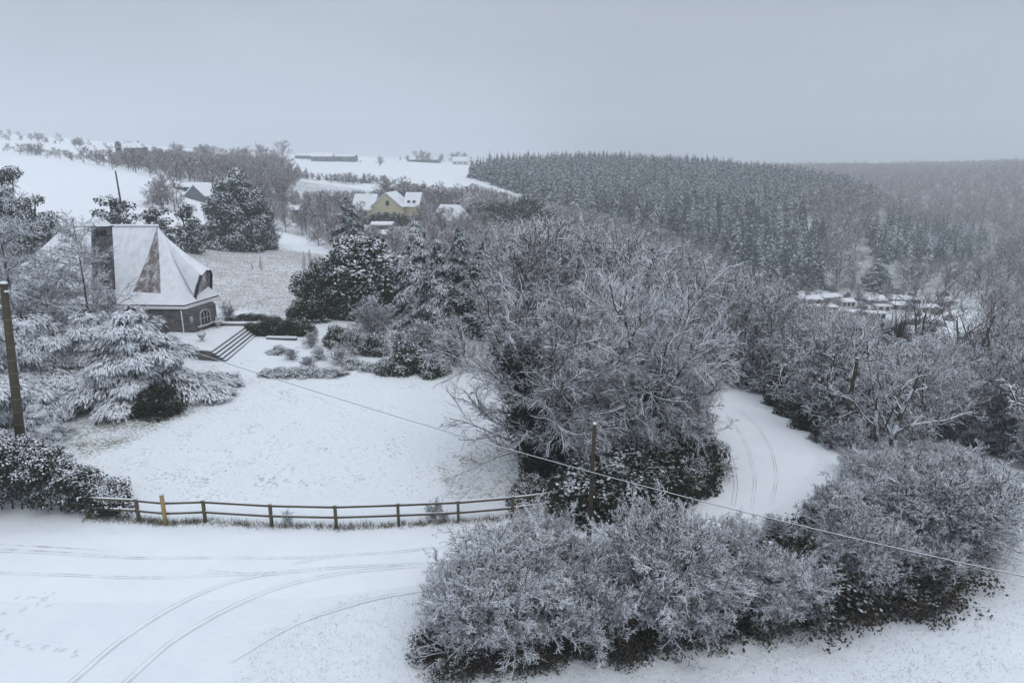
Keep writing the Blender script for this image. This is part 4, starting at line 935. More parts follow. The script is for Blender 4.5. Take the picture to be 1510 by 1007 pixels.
# prototypes
def heavy(key, seed, mat, per=4, **k):
    """conifer with fingered sprays under thick snow"""
    rs_ = np.random.RandomState(seed); a, b = conifer(seed, **k); V = np.concatenate(b.V[:1]); n = len(V) // 4
    B = V.reshape(n, 4, 3)[:, 0]; Tp = V.reshape(n, 4, 3)[:, 2]; D = Tp - B; ln = np.linalg.norm(D, axis=1)
    b2 = MB(); V2, F2 = kites(rs_, B, nrm(D), nrm(np.cross(D, [0, 0, 1.0])), ln, ln * .05, .2); b2.add(V2, F2)
    fine_sprays(b2, rs_, B, nrm(D), ln, per * 2, .2); b = b2
    TREES[key] = (a.mesh('trunk_' + key, M['bark']), b.mesh('crown_' + key, M[mat]))
def cedar(key, seed, H, R_, nb, per, mat='conifer_heavy', ex=.5, dr=.34, hang=3, tiers=0):
    rs_ = np.random.RandomState(seed); a, b = MB(), MB(); q, w = stem(rs_, H, .22, m=6, wob=.02); a.tubes(q, w, 6)
    t = (np.arange(nb) + rs_.rand(nb)) / nb
    if tiers: t = np.clip((np.floor(t * tiers) + .5) / tiers + rs_.randn(nb) * .018, .01, .985)
    az = np.arange(nb) * 2.4 + rs_.randn(nb) * .25
    reach = R_ * (1 - t * .93) ** ex * (.45 + .6 * rs_.rand(nb) ** 1.3); z0 = H * (.12 + .87 * t)
    for i in range(nb):
        o = np.array([math.cos(az[i]), math.sin(az[i]), 0]); sd = np.array([-o[1], o[0], 0]); Ls = reach[i]
        s = np.linspace(0, 1, 6)[:, None]; br = o * Ls * s; br[:, 2] += z0[i] + Ls * (.18 * s[:, 0] - dr * s[:, 0] ** 2); a.tubes(br[None], np.linspace(.05, .015, 6)[None], 4)
        k = int(per * (Ls / R_) ** 1.4) + 12; u_ = .22 + .86 * rs_.rand(k) ** .7; wv = (rs_.rand(k) * 2 - 1) * .52 * Ls * (1.05 - u_ * .7) ; wv = wv + rs_.randn(k) * .08
        C = o * (Ls * u_)[:, None] + sd * wv[:, None]; C[:, 2] += z0[i] + Ls * (.18 * u_ - dr * u_ ** 2) - .28 * np.abs(wv) + rs_.randn(k) * .11 + .10 * np.sin(u_ * 9 + i) * np.cos(wv * 5 + i * 2)
        D = nrm(o * (.55 + .5 * u_)[:, None] + sd * (1.5 * wv / (.3 * Ls + .1))[:, None] - np.array([0, 0, 1]) * (.04 + dr * 1.5 * u_ ** 2)[:, None] + rs_.randn(k, 3) * .30)
        ln = .16 + .22 * rs_.rand(k); Wd = nrm(np.cross(D, np.array([0, 0, 1.0]) + rs_.randn(k, 3) * .2))
        V, F = kites(rs_, C, D, Wd, ln, ln * .13, .35); b.add(V, F)
        B2 = C[::2] + D[::2] * .15; V, F = kites(rs_, B2, nrm(D[::2] + sd * np.where(rs_.rand(len(B2)) < .5, -.9, .9)[:, None]), Wd[::2], ln[::2] * .7, ln[::2] * .1, .45); b.add(V, F)
        B3 = C[1::hang] - np.array([0, 0, .12]); V, F = kites(rs_, B3, nrm(np.array([0, 0, -1.0]) + D[1::hang] * .5), Wd[1::hang], ln[1::hang] * 1.3, ln[1::hang] * .2, .1); b.add(V, F)
    TREES[key] = (a.mesh('trunk_' + key, M['bark']), b.mesh('crown_' + key, M[mat]))
cedar('cedar0', 201, 5.6, 5.2, 64, 1100, ex=.8, dr=.24, tiers=7)
cedar('cedar1', 202, 7, 6.0, 78, 1150, ex=.6, dr=.22, tiers=8)
cedar('spruce0', 203, 12, 3.6, 150, 330, 'conifer_near', ex=.85, dr=.45, hang=2)
cedar('spruce1', 204, 11, 3.2, 130, 330, 'conifer_pads', ex=.75, dr=.5, hang=2)
heavy('pine0', 205, 'pine', 3, H=9, Rr=4.2, nb=90, ns=10, pw=.45, base=.15, droop=.05, up0=.25, bl=.26, sdroop=.05, jag=.7, noise=.25, topw=.25)
heavy('pine1', 206, 'pine', 3, H=9, Rr=4.6, nb=110, ns=10, pw=.4, base=.10, droop=.1, up0=.2, bl=.24, sdroop=.1, jag=.8, noise=.25, topw=.3)
def larch(key, seed):
    rs_ = np.random.RandomState(seed); a, b = MB(), MB(); PP, PR = stem(rs_, 10, .15, m=10, wob=.02); PR = PR * np.linspace(1, .35, 11)[None]; a.tubes(PP, PR, 6)
    PP, PR = grow(rs_, PP, np.maximum(PR, .06), 90, .10, 1, .34, 1.25, 5, .12, .03, .35, lt=.62); a.tubes(PP, np.maximum(PR, .014), 3, rs=rs_)
    PP, PR = grow(rs_, PP, PR, 16, .1, 1, .38, .8, 3, .2, -.02, .5); b.tubes(PP, np.maximum(PR, .014), 3, rs=rs_)
    PP, PR = grow(rs_, PP, PR, 4, .1, 1, .5, .8, 2, .2, -.04, .5); b.tubes(PP, np.maximum(PR, .012), 3, rs=rs_)
    TREES[key] = (a.mesh('trunk_' + key, M['twig_heavy']), b.mesh('crown_' + key, M['frost']))
larch('larch', 210)
def bush(key, seed, mat, rx, ry, h, n, cr, per, size, flat=.8, upb=.5, stems=True):
    rs_ = np.random.RandomState(seed); b = leafmass(rs_, clumpy(rs_, n, rx, ry, h, cr, flat=flat), per, size, upb=upb * .6, jit=.48)
    a = MB(); PP, PR = zip(*[stem(rs_, h * .8, .05 * h / 2, ((rs_.rand() - .5) * rx * .7, (rs_.rand() - .5) * ry * .7)) for _ in range(5)]); a.tubes(np.concatenate(PP), np.concatenate(PR), 5)
    TREES[key] = (a.mesh('stem_' + key, M['bark']), b.mesh('foliage_' + key, M[mat]))
bush('evergreen0', 220, 'leaf', 2.8, 2.8, 6, 110, .75, 170, .10)
bush('evergreen1', 221, 'leaf', 3.4, 3.0, 5, 120, .8, 150, .11)
bush('youngpine', 207, 'pine', 1.5, 1.5, 4.6, 34, .55, 120, .11, .6, .4)
bush('bigpine', 230, 'pine', 3.0, 3.0, 8.5, 95, .75, 120, .12, .55, .4)
bush('laurel', 222, 'leaf', 1.6, 1.5, 2.2, 60, .5, 300, .075)
bush('snowbush', 223, 'leaf_heavy', 1.4, 1.3, 1.5, 50, .4, 420, .06)
bush('ball', 224, 'leaf', .62, .62, 1.15, 26, .36, 900, .04, 1)
bush('ivyclump', 225, 'ivy', 1.7, 1.5, 2.6, 60, .55, 330, .07)
bush('darkbase', 231, 'darkleaf', 1.9, 1.4, 1.6, 60, .42, 190, .05)
bush('brambles', 226, 'brown_under', 2.2, 1.2, 1.5, 50, .45, 300, .07)
bush('columntree', 227, 'pine', 1.5, 1.5, 12, 150, .8, 70, .18)
bush('roundtree', 228, 'pine', 4.6, 4.6, 9, 200, .95, 110, .13)
bush('greenhedge', 229, 'leaf', 5.5, 1.2, 1.8, 130, .6, 220, .09)

# trees left of and behind the house
PT_ = ('trunk', 'crown'); SF = ('stem', 'foliage')
plant('cedar1', 'cedar_tree', 62, 632, 165, 'wide cedar bowed under thick snow beside the concrete pole', Y=42, sx=.95)
plant('cedar0', 'cedar_tree', 212, 600, 142, 'spreading cedar loaded with snow in front of the terrace, its skirt dark', Y=43, sx=1.0)
plant('cedar0', 'cedar_tree', 150, 600, 138, 'lower snow-laden cedar between the other two, left of the dark skirt', Y=45, sx=1.1)
plant('cedar1', 'cedar_tree', -40, 640, 205, 'snow-laden cedar cut by the left edge of the photo', Y=40)
plant('cedar0', 'low_cedar', 62, 655, 60, 'low drooping snowy cedar bough clump at the foot of the concrete pole', Y=35.5, sx=.8)
plant('ivyclump', 'cedar_skirt', 232, 603, 36, 'dark snow-free shrub under the skirt of the spreading cedar', 'shrub', sx=1.5, parts=SF)
plant('larch', 'larch_tree', 146, 560, 245, 'slender frosted larch in front of the big chimney', Y=48, sx=1.15)
plant('larch', 'larch_tree', 40, 560, 300, 'broad frosted larch at the left edge in front of the house', Y=47, sx=1.1)
plant('larch', 'larch_tree', -15, 560, 290, 'frosted larch cut off by the left edge above the concrete pole', Y=49, sx=1.1)
plant('larch', 'larch_tree', 90, 560, 190, 'shorter frosted larch between the tall ones before the arched dormer', Y=50, sx=1.3)
plant('bigpine', 'pine_tree', 30, 420, 176, 'tall frosted pine at the upper left behind the house', Y=85, sx=.75, parts=SF)
plant('bigpine', 'pine_tree', 64, 420, 130, 'dark spreading pine just left of the roof ridge', Y=78, sx=.95, parts=SF)
plant('bigpine', 'pine_tree', -12, 420, 130, 'frosted pine cut by the left edge behind the house', Y=80, parts=SF)
plant('youngpine', 'pine_tree', 172, 333, 44, 'small frosted pine beside the thin dark pole', Y=96, sx=1.25)
plant('youngpine', 'pine_tree', 228, 338, 32, 'smaller frosted pine right of the chimney on the field edge', Y=100, sx=1.5)
plant('youngpine', 'pine_tree', 279, 357, 56, 'thin straggly pine where the field meets the meadow', Y=104, sx=.9)
plant('roundtree', 'round_conifer', 350, 358, 102, 'big round snow-dusted conifer at the top of the meadow', Y=125, sx=.78)
plant('roundtree', 'round_conifer', 374, 352, 80, 'dense dark conifer overlapping the big round one on its right', Y=128, sx=.62)
for u, v, h, sx, lab in ((300, 352, 26, 1.6, 'pale frosted bush at the meadow corner left of the round conifer'), (322, 357, 28, 1.6, 'pale frosted bush under the round conifer'), (270, 350, 22, 1.5, 'low frosted bush beside the straggly pine'), (395, 360, 36, 1.5, 'frosted bush right of the round conifer at the meadow edge')):
    plant('bushy0', 'bush', u, v, h, lab, 'bush', sx=sx, group='frosted bushes along the top of the meadow')
for u, v, h, sx, Y in ((218, 300, 20, 1.5, 150), (232, 303, 40, 1.2, 152), (248, 305, 52, 1.0, 155), (263, 306, 44, 1.0, 153), (240, 306, 30, 1.6, 146), (225, 306, 22, 1.6, 145), (258, 308, 26, 1.8, 146)):
    plant('mid%d' % RSP.randint(4), 'bare_tree', u, v, h, 'hazy bare tree in the thicket on the right end of the white field', Y=Y, sx=sx, group='thicket at the end of the white field')
plant('spruce0', 'spruce_tree', 518, 398, 110, 'pointed dark spruce dusted with snow left of the cream house', Y=105, sx=1.15)
plant('spruce1', 'spruce_tree', 618, 500, 172, 'tall snow-loaded spruce behind the frosted round bush', Y=63, sx=1.05)
plant('spruce0', 'spruce_tree', 680, 490, 150, 'dark spruce just right of the snow-loaded one', Y=68, sx=1.0)
plant('spruce1', 'spruce_tree', 648, 505, 150, 'snow-loaded spruce between the tall one and the dark one', Y=60, sx=1.0)
plant('spruce0', 'spruce_tree', 712, 490, 130, 'dark spruce half behind the crown of the leaning ivy-clad tree', Y=66, sx=1.0)
plant('spruce1', 'spruce_tree', 610, 530, 95, 'small snowy spruce in front of the tall one', Y=60, sx=1.1)
plant('evergreen0', 'holly_tree', 470, 482, 98, 'dark round holly at the right end of the clipped hedge', Y=66, sx=.95, parts=SF)
plant('evergreen1', 'holly_tree', 545, 470, 118, 'broad snowy evergreen between the round holly and the tall spruce', Y=70, sx=1.0, parts=SF)
plant('evergreen0', 'holly_tree', 510, 470, 86, 'evergreen filling the gap behind the round holly', Y=68, sx=1.1, parts=SF)
plant('evergreen1', 'holly_tree', 585, 470, 88, 'dark evergreen behind the frosted round bush', Y=67, sx=1.0, parts=SF)
plant('evergreen0', 'holly_tree', 720, 520, 130, 'dark evergreen behind the crown of the big ivy-clad tree', Y=62, sx=1.0, parts=SF)
plant('evergreen1', 'holly_tree', 650, 548, 80, 'dark evergreen bush at the right end of the garden bed', Y=55, sx=.9, parts=SF)
plant('laurel', 'laurel', 605, 545, 42, 'dark laurel with snow in front of the small spruce', 'shrub', sx=1.0, parts=SF)
plant('laurel', 'laurel', 640, 552, 30, 'low dark laurel at the lawn corner', 'shrub', sx=1.0, parts=SF)
plant('shrub1', 'frosted_bush', 556, 522, 84, 'large round frosted bush of fine twigs in the garden bed', 'shrub', Y=57, sx=1.15)
plant('laurel', 'laurel', 552, 520, 30, 'brown-green clipped shrub under the round frosted bush', 'shrub', sx=1.0, parts=SF)
for u, v, h, lab in ((522, 522, 42, 'frosted twiggy bush left of the brown-green clipped shrub'), (590, 528, 46, 'frosted twiggy bush right of the brown-green clipped shrub'), (628, 530, 62, 'frosted twiggy bush in front of the dark evergreen at the bed corner'), (460, 512, 26, 'low frosted twiggy bush beside the kerb wall'), (668, 540, 60, 'frosted bush merging into the leaning ivy-clad tree')):
    plant('bushy2', 'frosted_bush', u, v, h, lab, 'shrub', sx=1.15)
plant('laurel', 'laurel', 500, 508, 30, 'dark snowy shrub left of the round frosted bush', 'shrub', sx=1.0, parts=SF)
plant('ball', 'ball_shrub', 572, 549, 25, 'small clipped ball shrub capped with snow at the lawn edge', 'shrub', sx=1.15, parts=SF)
for i, (u, h) in enumerate(((395, 11), (412, 13), (430, 13), (448, 13), (466, 13), (484, 12), (498, 11))):
    plant('snowbush', 'low_bush', u, 553, h, 'low dark bush topped with snow in the row along the lawn edge', 'shrub', sx=1.6, group='low bushes edging the lawn', parts=SF)
for u, v, h, lab in ((410, 520, 12, 'small dark tuft of plants in the rockery by the steps'), (430, 530, 18, 'frosted reddish shrub above the row of low bushes'), (470, 530, 20, 'frosted shrub right of the reddish one in the bed'), (520, 540, 14, 'low snowy shrub left of the ball shrub'), (545, 545, 12, 'lowest snowy plant beside the ball shrub'), (455, 545, 22, 'wide frosted shrub just behind the row of low bushes'), (500, 535, 26, 'wide frosted shrub at the right end behind the row of low bushes')):
    plant('bushy2' if h > 16 else 'snowbush', 'bed_plant', u, v, h, lab, 'shrub', sx=1.5, group='plants of the garden bed', parts=SF)
plant('greenhedge', 'clipped_hedge', 415, 494, 24, 'dark clipped hedge behind the kerb wall right of the steps', 'hedge', sx=.62, rz=0, parts=SF)
plant('greenhedge', 'clipped_hedge', 375, 474, 12, 'long low hedge with snow on top between terrace and meadow', 'hedge', sx=.95, rz=0.05, parts=SF)
plant('bushy0', 'bush', 338, 470, 26, 'spiky frosted shrub at the back corner of the house', 'shrub', sx=1.2)
for u, v, h in ((450, 405, 34), (458, 398, 30), (385, 398, 20), (372, 398, 12)):
    plant('larch', 'sapling', u, v, h, 'thin dark sapling standing in the frosted meadow', sx=.5, group='saplings in the meadow')

# clipped hedge at the lower left
rs_ = np.random.RandomState(41)
o = thing('evergreen_hedge', 'dense dark evergreen hedge heaped with snow at the left end of the fence', 'hedge', (0, 0, 0))
cl = []
for i in range(520):
    t = rs_.rand(); u = -160 + t * 345; base_ = G(u, 768); hh = max(P(u, np.interp(u, [-160, 0, 60, 110, 150, 185], [645, 652, 668, 692, 724, 748]), 28.2)[2] - base_[2], .5)
    rr = .34 + .3 * rs_.rand(); y = base_[1] + .3 + rs_.rand() * 2.6; z = max(hh - rr, .2) * rs_.rand() ** .45
    cl.append((base_[0] * y / base_[1], y, base_[2] + z + rr * .4, rr, rr, rr * .8))
b = leafmass(rs_, cl, 300, .06, upb=.25, jit=.42); b.build('foliage', M['hedge'], o)
a = MB(); PP, PR = [], []
for i in range(22):
    g_ = G(-150 + i * 15, 764); p_, r_ = stem(rs_, 1.7, .05, (rs_.randn() * .3, rs_.randn() * .3)); PP.append(p_ + np.array([g_[0], g_[1] + .8, g_[2]])); PR.append(r_)
a.tubes(np.concatenate(PP), np.concatenate(PR), 5); a.build('stem', M['bark'], o)

# the two big ivy-clad trees
def ivy_tree(seed, u, v, Y, H, lean, label, ivy, sprd, droop_az=None, nst=5):
    rs_ = np.random.RandomState(seed); q = P(u, v, Y); b0 = (q[0], q[1], hz(q[0], q[1])); o = thing('ivy_clad_tree', label, 'tree', b0)
    a, b = MB(), MB(); ps, rd = [], []
    for s in range(nst):
        th = 6.28 * s / nst + rs_.rand() * .8; l = (math.cos(th) * sprd * H + lean[0], math.sin(th) * sprd * H + lean[1]); hh = H * (.75 + .25 * rs_.rand())
        p_, r_ = stem(rs_, hh, .17, l, base=(math.cos(th) * .25, math.sin(th) * .25), wob=.1, m=12); ps.append(p_); rd.append(r_)
    PP, PR = np.concatenate(ps), np.concatenate(rd); st = PP; a.tubes(PP, PR, 8, rs=rs_)
    L1 = grow(rs_, PP, PR, 15, .12, 1, .55, .95, 9, .13, .015, .5, lt=.45, tip=.25); a.tubes(L1[0], np.maximum(L1[1], .03), 5, rs=rs_)
    L2 = grow(rs_, *L1, 9, .1, 1, .5, .62, 6, .12, .0, .55, tip=.3); a.tubes(L2[0], np.maximum(L2[1], .018), 4, rs=rs_)
    L3 = grow(rs_, *L2, 8, .05, 1, .5, .6, 4, .13, -.01, .6); b.tubes(L3[0], np.clip(L3[1], .0095, .015), 3, rs=rs_)
    L4 = grow(rs_, *L3, 6, .1, 1, .5, .6, 3, .14, -.01, .8); b.tubes(L4[0], np.clip(L4[1], .0062, .008), 3, rs=rs_)
    a.build('trunk', M['bark'], o); b.build('crown', M['twig'], o)
    cl = []
    for s in range(len(st)):
        if s not in ivy: continue
        for k in range(ivy[s]):
            t = rs_.rand() ** .9 * .72; x = t * 12; i = int(x); p = st[s, i] * (1 - x + i) + st[s, i + 1] * (x - i); r = .45 + .35 * rs_.rand() + .25 * (1 - t)
            cl.append((*(p + rs_.randn(3) * .25 - np.array([0, .45, 0])), r * 1.1, r * 1.1, r * 1.25))
    l = leafmass(rs_, cl, 260, .065, upb=.3, jit=.9); l.build('ivy', M['ivy'], o)
    return o
ivy_tree(301, 812, 716, 32.5, 8.6, (-.9, .5), 'big spreading ivy-clad tree leaning over the lawn behind the fence', {1: 22, 2: 40, 3: 26}, .26, nst=6)
ivy_tree(302, 948, 705, 34.5, 9.2, (.4, .6), 'second big ivy-clad tree nearer the lane bend', {1: 26, 4: 18}, .24, nst=6)
ivy_tree(303, 880, 640, 43, 8.6, (.2, .6), 'tall twiggy tree rising between and behind the two ivy-clad ones', {2: 8}, .25, nst=5)['category'] = 'tree'
for i, (u, v, h, k, sx, lab) in enumerate(((868, 742, 66, 'ivyclump', 1.3, 'dark ivy thicket at the foot of the first ivy-clad tree'), (908, 738, 74, 'ivyclump', 1.3, 'dark ivy thicket between the two trunks'), (950, 730, 74, 'ivyclump', 1.3, 'dark ivy thicket under the second ivy-clad tree'), (992, 712, 72, 'ivyclump', 1.1, 'dark ivy thicket overhanging the lane bend'), (1012, 682, 64, 'ivyclump', 1.0, 'dark ivy thicket farthest round the lane bend'),
        (780, 728, 30, 'brambles', 1.1, 'brown bramble thicket behind the right end of the fence'), (835, 735, 36, 'brambles', 1.1, 'brown brambles right against the end of the fence'), (905, 735, 44, 'brambles', 1.0, 'brown brambles under the dark ivy'))):
    plant(k, 'undergrowth', u, v, h, lab, 'thicket', sx=sx, group='undergrowth below the ivy-clad trees', parts=SF)
for i, (u, v, h) in enumerate(((985, 700, 130), (1008, 670, 120), (1015, 640, 110), (950, 712, 120), (1000, 655, 150), (905, 690, 150), (870, 705, 120), (1022, 615, 90), (1020, 690, 80), (970, 715, 90))):
    plant('wood%d' % (i % 6), 'bare_tree', u, v, h, 'slim frosted tree crowding round the second ivy-clad tree', sx=1.1, group='slim trees crowding the lane bend')
for u, v, h in ((640, 768, 42), (425, 774, 28), (655, 768, 24)):
    plant('bushy1', 'bare_bush', u, v, h, 'small dark bare bush growing through the fence' if h > 30 else ('tiny bare bush at the fence left of centre' if u < 500 else 'tiny bare bush beside the larger one at the fence'), 'shrub', sx=.9)

# right of the lane bend
plant('evergreen0', 'holly_tree', 1152, 600, 62, 'dark evergreen tree with snowy top beside the lane bend', sx=.8, parts=SF)
plant('ivyclump', 'undergrowth', 1195, 632, 32, 'dark bush at the edge of the lane beyond the bend', 'thicket', sx=1.2, parts=SF)
plant('ivyclump', 'undergrowth', 1172, 615, 28, 'smaller dark bush beside the snowy-topped evergreen', 'thicket', sx=1.2, parts=SF)
plant('ivyclump', 'undergrowth', 1222, 650, 26, 'dark bush where the lane meets the near thicket', 'thicket', sx=1.2, parts=SF)
TREES['oak'] = tuple(); a, b, _ = bare_tree(401, 9, .26, [(8, .2, 1, .75, .95, 9, .2, .05), (6, .15, 1, .55, .8, 6, .25, .02), (7, .1, 1, .45, .8, 4, .25, .02), (6, .1, 1, .5, .8, 3, .25, 0)], .012, stems=2, spread=.15)
TREES['oak'] = (a.mesh('trunk_oak', M['twig_heavy']), b.mesh('crown_oak', M['twig']))
plant('oak', 'oak_tree', 1302, 660, 165, 'gnarled bare oak with thick snow-lined limbs right of the lane', Y=35.5, sx=1.15)
for u, v, h, lab in ((1252, 668, 62, 'frosted bush hiding the foot of the short weathered pole'), (1225, 660, 46, 'frosted bush left of the foot of the short weathered pole'), (1280, 662, 70, 'frosted bush between the short weathered pole and the gnarled oak'), (1345, 665, 72, 'frosted bush right of the gnarled oak')): plant('bushy%d' % (u % 3), 'frosted_bush', u, v, h, lab, 'shrub', sx=1.1)
for u, v, h, lab in ((1012, 728, 70, 'twiggy bush in front of the dark ivy nearest the lane bend'), (962, 742, 64, 'twiggy bush in front of the ivy under the second ivy-clad tree'), (1040, 700, 66, 'twiggy bush overhanging the inside of the lane bend'), (915, 748, 56, 'twiggy bush just right of the slim wooden pole'), (838, 742, 50, 'twiggy bush against the last rails of the fence')): plant('bushy%d' % (u % 3), 'frosted_bush', u, v, h, lab, 'shrub', sx=1.2)
a, b, _ = bare_tree(402, 10, .2, [(26, .15, 1, .6, .45, 7, .12, .12), (8, .1, 1, .5, .45, 4, .15, .08), (6, .1, 1, .5, .5, 3, .2, .05)], .014, tw='twig', stems=4, spread=.10)
TREES['ash'] = (a.mesh('trunk_ash', M['bark_moss']), b.mesh('crown_ash', M['twig_bare']))
plant('ash', 'ash_tree', 1305, 600, 160, 'upright greenish twiggy tree behind the gnarled oak', Y=58, sx=.75)
a, b, _ = bare_tree(403, 11, .3, [(10, .25, 1, .65, .8, 8, .18, .07), (7, .2, 1, .55, .7, 5, .2, .04), (6, .1, 1, .5, .7, 3, .2, .02)], .016, stems=2, spread=.16)
TREES['dark'] = (a.mesh('trunk_dark', M['bark_moss']), b.mesh('crown_dark', M['twig_bare']))
plant('dark', 'dark_tree', 1410, 620, 215, 'tall dark-limbed bare tree in front of the white camp field', Y=66, sx=.95)
plant('dark', 'dark_tree', 1452, 640, 200, 'dark mossy tree leaning right near the right edge', Y=60, sx=1.0, rz=2.0)
plant('dark', 'dark_tree', 1352, 560, 160, 'bare dark tree left of the white camp field', Y=85, sx=.9, rz=4.0)
plant('ivyclump', 'undergrowth', 1440, 600, 50, 'dark ivy mass round the trunk of the mossy trees', 'thicket', Y=64, parts=SF)
plant('brambles', 'undergrowth', 1400, 600, 24, 'reddish brown thicket below the mossy trees', 'thicket', Y=58, sx=1.5, parts=SF)
plant('fir0', 'lone_fir', 1292, 438, 76, 'lone dark fir standing behind the camp', 'tree', Y=262, sx=1.7)
plant('fir2', 'lone_fir', 1272, 438, 44, 'smaller fir left of the lone dark fir', 'tree', Y=264, sx=1.6)
# skyline and hillside trees, each seen on its own
def far_tree(u, v, h, Y, lab, key=None, sx=1.0, grp=None): plant(key or 'mid%d' % RSP.randint(4), 'hillside_tree', u, v, h, lab, 'tree', Y=Y, sx=sx, group=grp)
far_tree(181, 265, 56, 300, 'tall dark columnar tree on the left hillside', 'columntree', 1.1)
far_tree(560, 245, 16, 560, 'lone round tree in the snowy field on the skyline', sx=1.2)
for u, h in ((600, 12), (614, 18), (622, 20), (632, 17), (650, 14), (668, 16), (676, 17), (684, 16), (590, 9)): far_tree(u, 240, h, 670, 'small hazy tree on the skyline above the snowy field', sx=1.1, grp='skyline trees above the snowy field')
for u, v, h in ((5, 212, 20), (15, 212, 22), (30, 210, 16), (45, 209, 13), (55, 209, 15), (62, 210, 14), (88, 210, 14), (132, 222, 16), (135, 224, 14), (190, 222, 14), (212, 222, 10)): far_tree(u, v, h, 520, 'faint tree on the far left skyline', sx=1.2, grp='faint trees on the left skyline')
for u in range(-20, 300, 6):
    v = 231 + max(0, (u - 60)) * .20; far_tree(u + RSP.rand() * 4, v + 3, 13 + RSP.rand() * 12 + (9 if 120 < u < 200 else 0) + (4 if u > 200 else 0), 235 + RSP.rand() * 50, 'hazy bare tree in the belt above the white field', sx=1.35, grp='tree belt above the white field')
for i in range(46):
    u = 5 + RSP.rand() * 420; far_tree(u, 226 + RSP.rand() * 6 - (10 if u < 120 else 0), 10 + RSP.rand() * 13, 380 + RSP.rand() * 130, 'scattered hazy tree on the upper left slope', sx=1.2, grp='scattered trees on the upper left slope')
for i in range(26):
    u = 425 + i * 5.6 + RSP.rand() * 3; far_tree(u, 268 + RSP.rand() * 4 + (u - 425) * .04, 12 + RSP.rand() * 9, 385 + RSP.rand() * 20, 'small hazy tree in the hedgerow above the thin snowy strip', sx=1.3, grp='hedgerow trees above the snowy strip')
for u, h_ in ((430, 9), (445, 11), (455, 8), (470, 10), (418, 12), (405, 14), (395, 16), (532, 7)): far_tree(u, 243, h_, 600, 'faint tree round the skyline farm', sx=1.3, grp='faint trees round the farm')
for u in range(205, 430, 9):
    far_tree(u + RSP.rand() * 4, 262, 22 + RSP.rand() * 12, 300 + RSP.rand() * 60, 'hazy bare tree on the hillside below the left skyline', sx=1.3, grp='hillside trees below the skyline')
for u in range(296, 425, 10):
    far_tree(u + RSP.rand() * 4, 290, 28 + RSP.rand() * 10, 235 + RSP.rand() * 40, 'greyish bare tree behind the barn and round conifer', sx=1.3, grp='trees behind the round conifer')
for u, v, h in ((410, 252, 22), (425, 256, 20), (440, 262, 22), (452, 264, 18), (470, 268, 14), (482, 268, 13), (495, 268, 14), (505, 268, 12), (516, 268, 15), (524, 268, 12), (537, 268, 14), (545, 270, 10), (400, 250, 20)):
    plant('fir%d' % RSP.randint(4), 'hedgerow_fir', u, v, h, 'little dark conifer in the row above the thin snowy strip', 'conifer', Y=400, sx=1.6, group='conifer row above the snowy strip')
for u, v, h in ((575, 285, 26), (588, 287, 28), (598, 288, 24), (625, 290, 22), (640, 290, 22), (655, 292, 20), (668, 293, 22), (566, 288, 22), (612, 290, 20)):
    far_tree(u, v, h, 270 + RSP.rand() * 30, 'brownish bare tree behind the cream house', sx=1.3, grp='trees behind the cream house')
for u, v, h, Y in ((700, 322, 22, 240), (715, 322, 24, 240), (740, 325, 26, 235), (775, 322, 30, 240), (790, 322, 26, 245), (760, 328, 24, 220), (725, 330, 16, 215)):
    plant('evergreen1', 'dark_evergreen', u, v, h, 'dark snow-dusted evergreen in the valley wood below the forest edge', 'tree', Y=Y, sx=.8, group='dark evergreens below the forest edge', parts=SF)
plant('greenhedge', 'green_hedge', 575, 323, 8, 'green hedge under the windows of the cream house', 'hedge', Y=218, rz=0, sx=.9, parts=SF)

rs = np.random.RandomState(77)
def capped(p, key, want, prof):
    """scale for a tree wanted at that size but no taller than the treetop line there"""
    u, v = proj(*p); vt = np.interp(u, *prof); top = P(u, vt, p[1])[2] - p[2]
    return min(want, top / topz(key))
SHRUBTOP = ([600, 640, 665, 720, 760, 820, 860, 890, 940, 1050, 1100, 1150, 1200, 1240, 1300, 1400, 1450, 1500], [900, 860, 830, 800, 748, 752, 812, 775, 738, 745, 778, 800, 768, 708, 660, 655, 705, 790])
WOODTOP = ([600, 690, 750, 850, 950, 1050, 1100, 1150, 1175, 1300, 1350, 1400, 1450, 1510, 1700], [350, 335, 322, 325, 348, 390, 408, 434, 450, 478, 496, 500, 480, 450, 435])
MIDTOP = ([300, 390, 420, 480, 535, 536, 612, 613, 650, 700, 760, 900, 1000, 1100, 1200], [285, 290, 296, 292, 296, 328, 328, 296, 298, 300, 312, 325, 350, 380, 420])
FARTOP = ([560, 600, 650, 700, 760, 850, 1000, 1100, 1200, 1300], [280, 266, 282, 270, 285, 305, 330, 350, 380, 430])
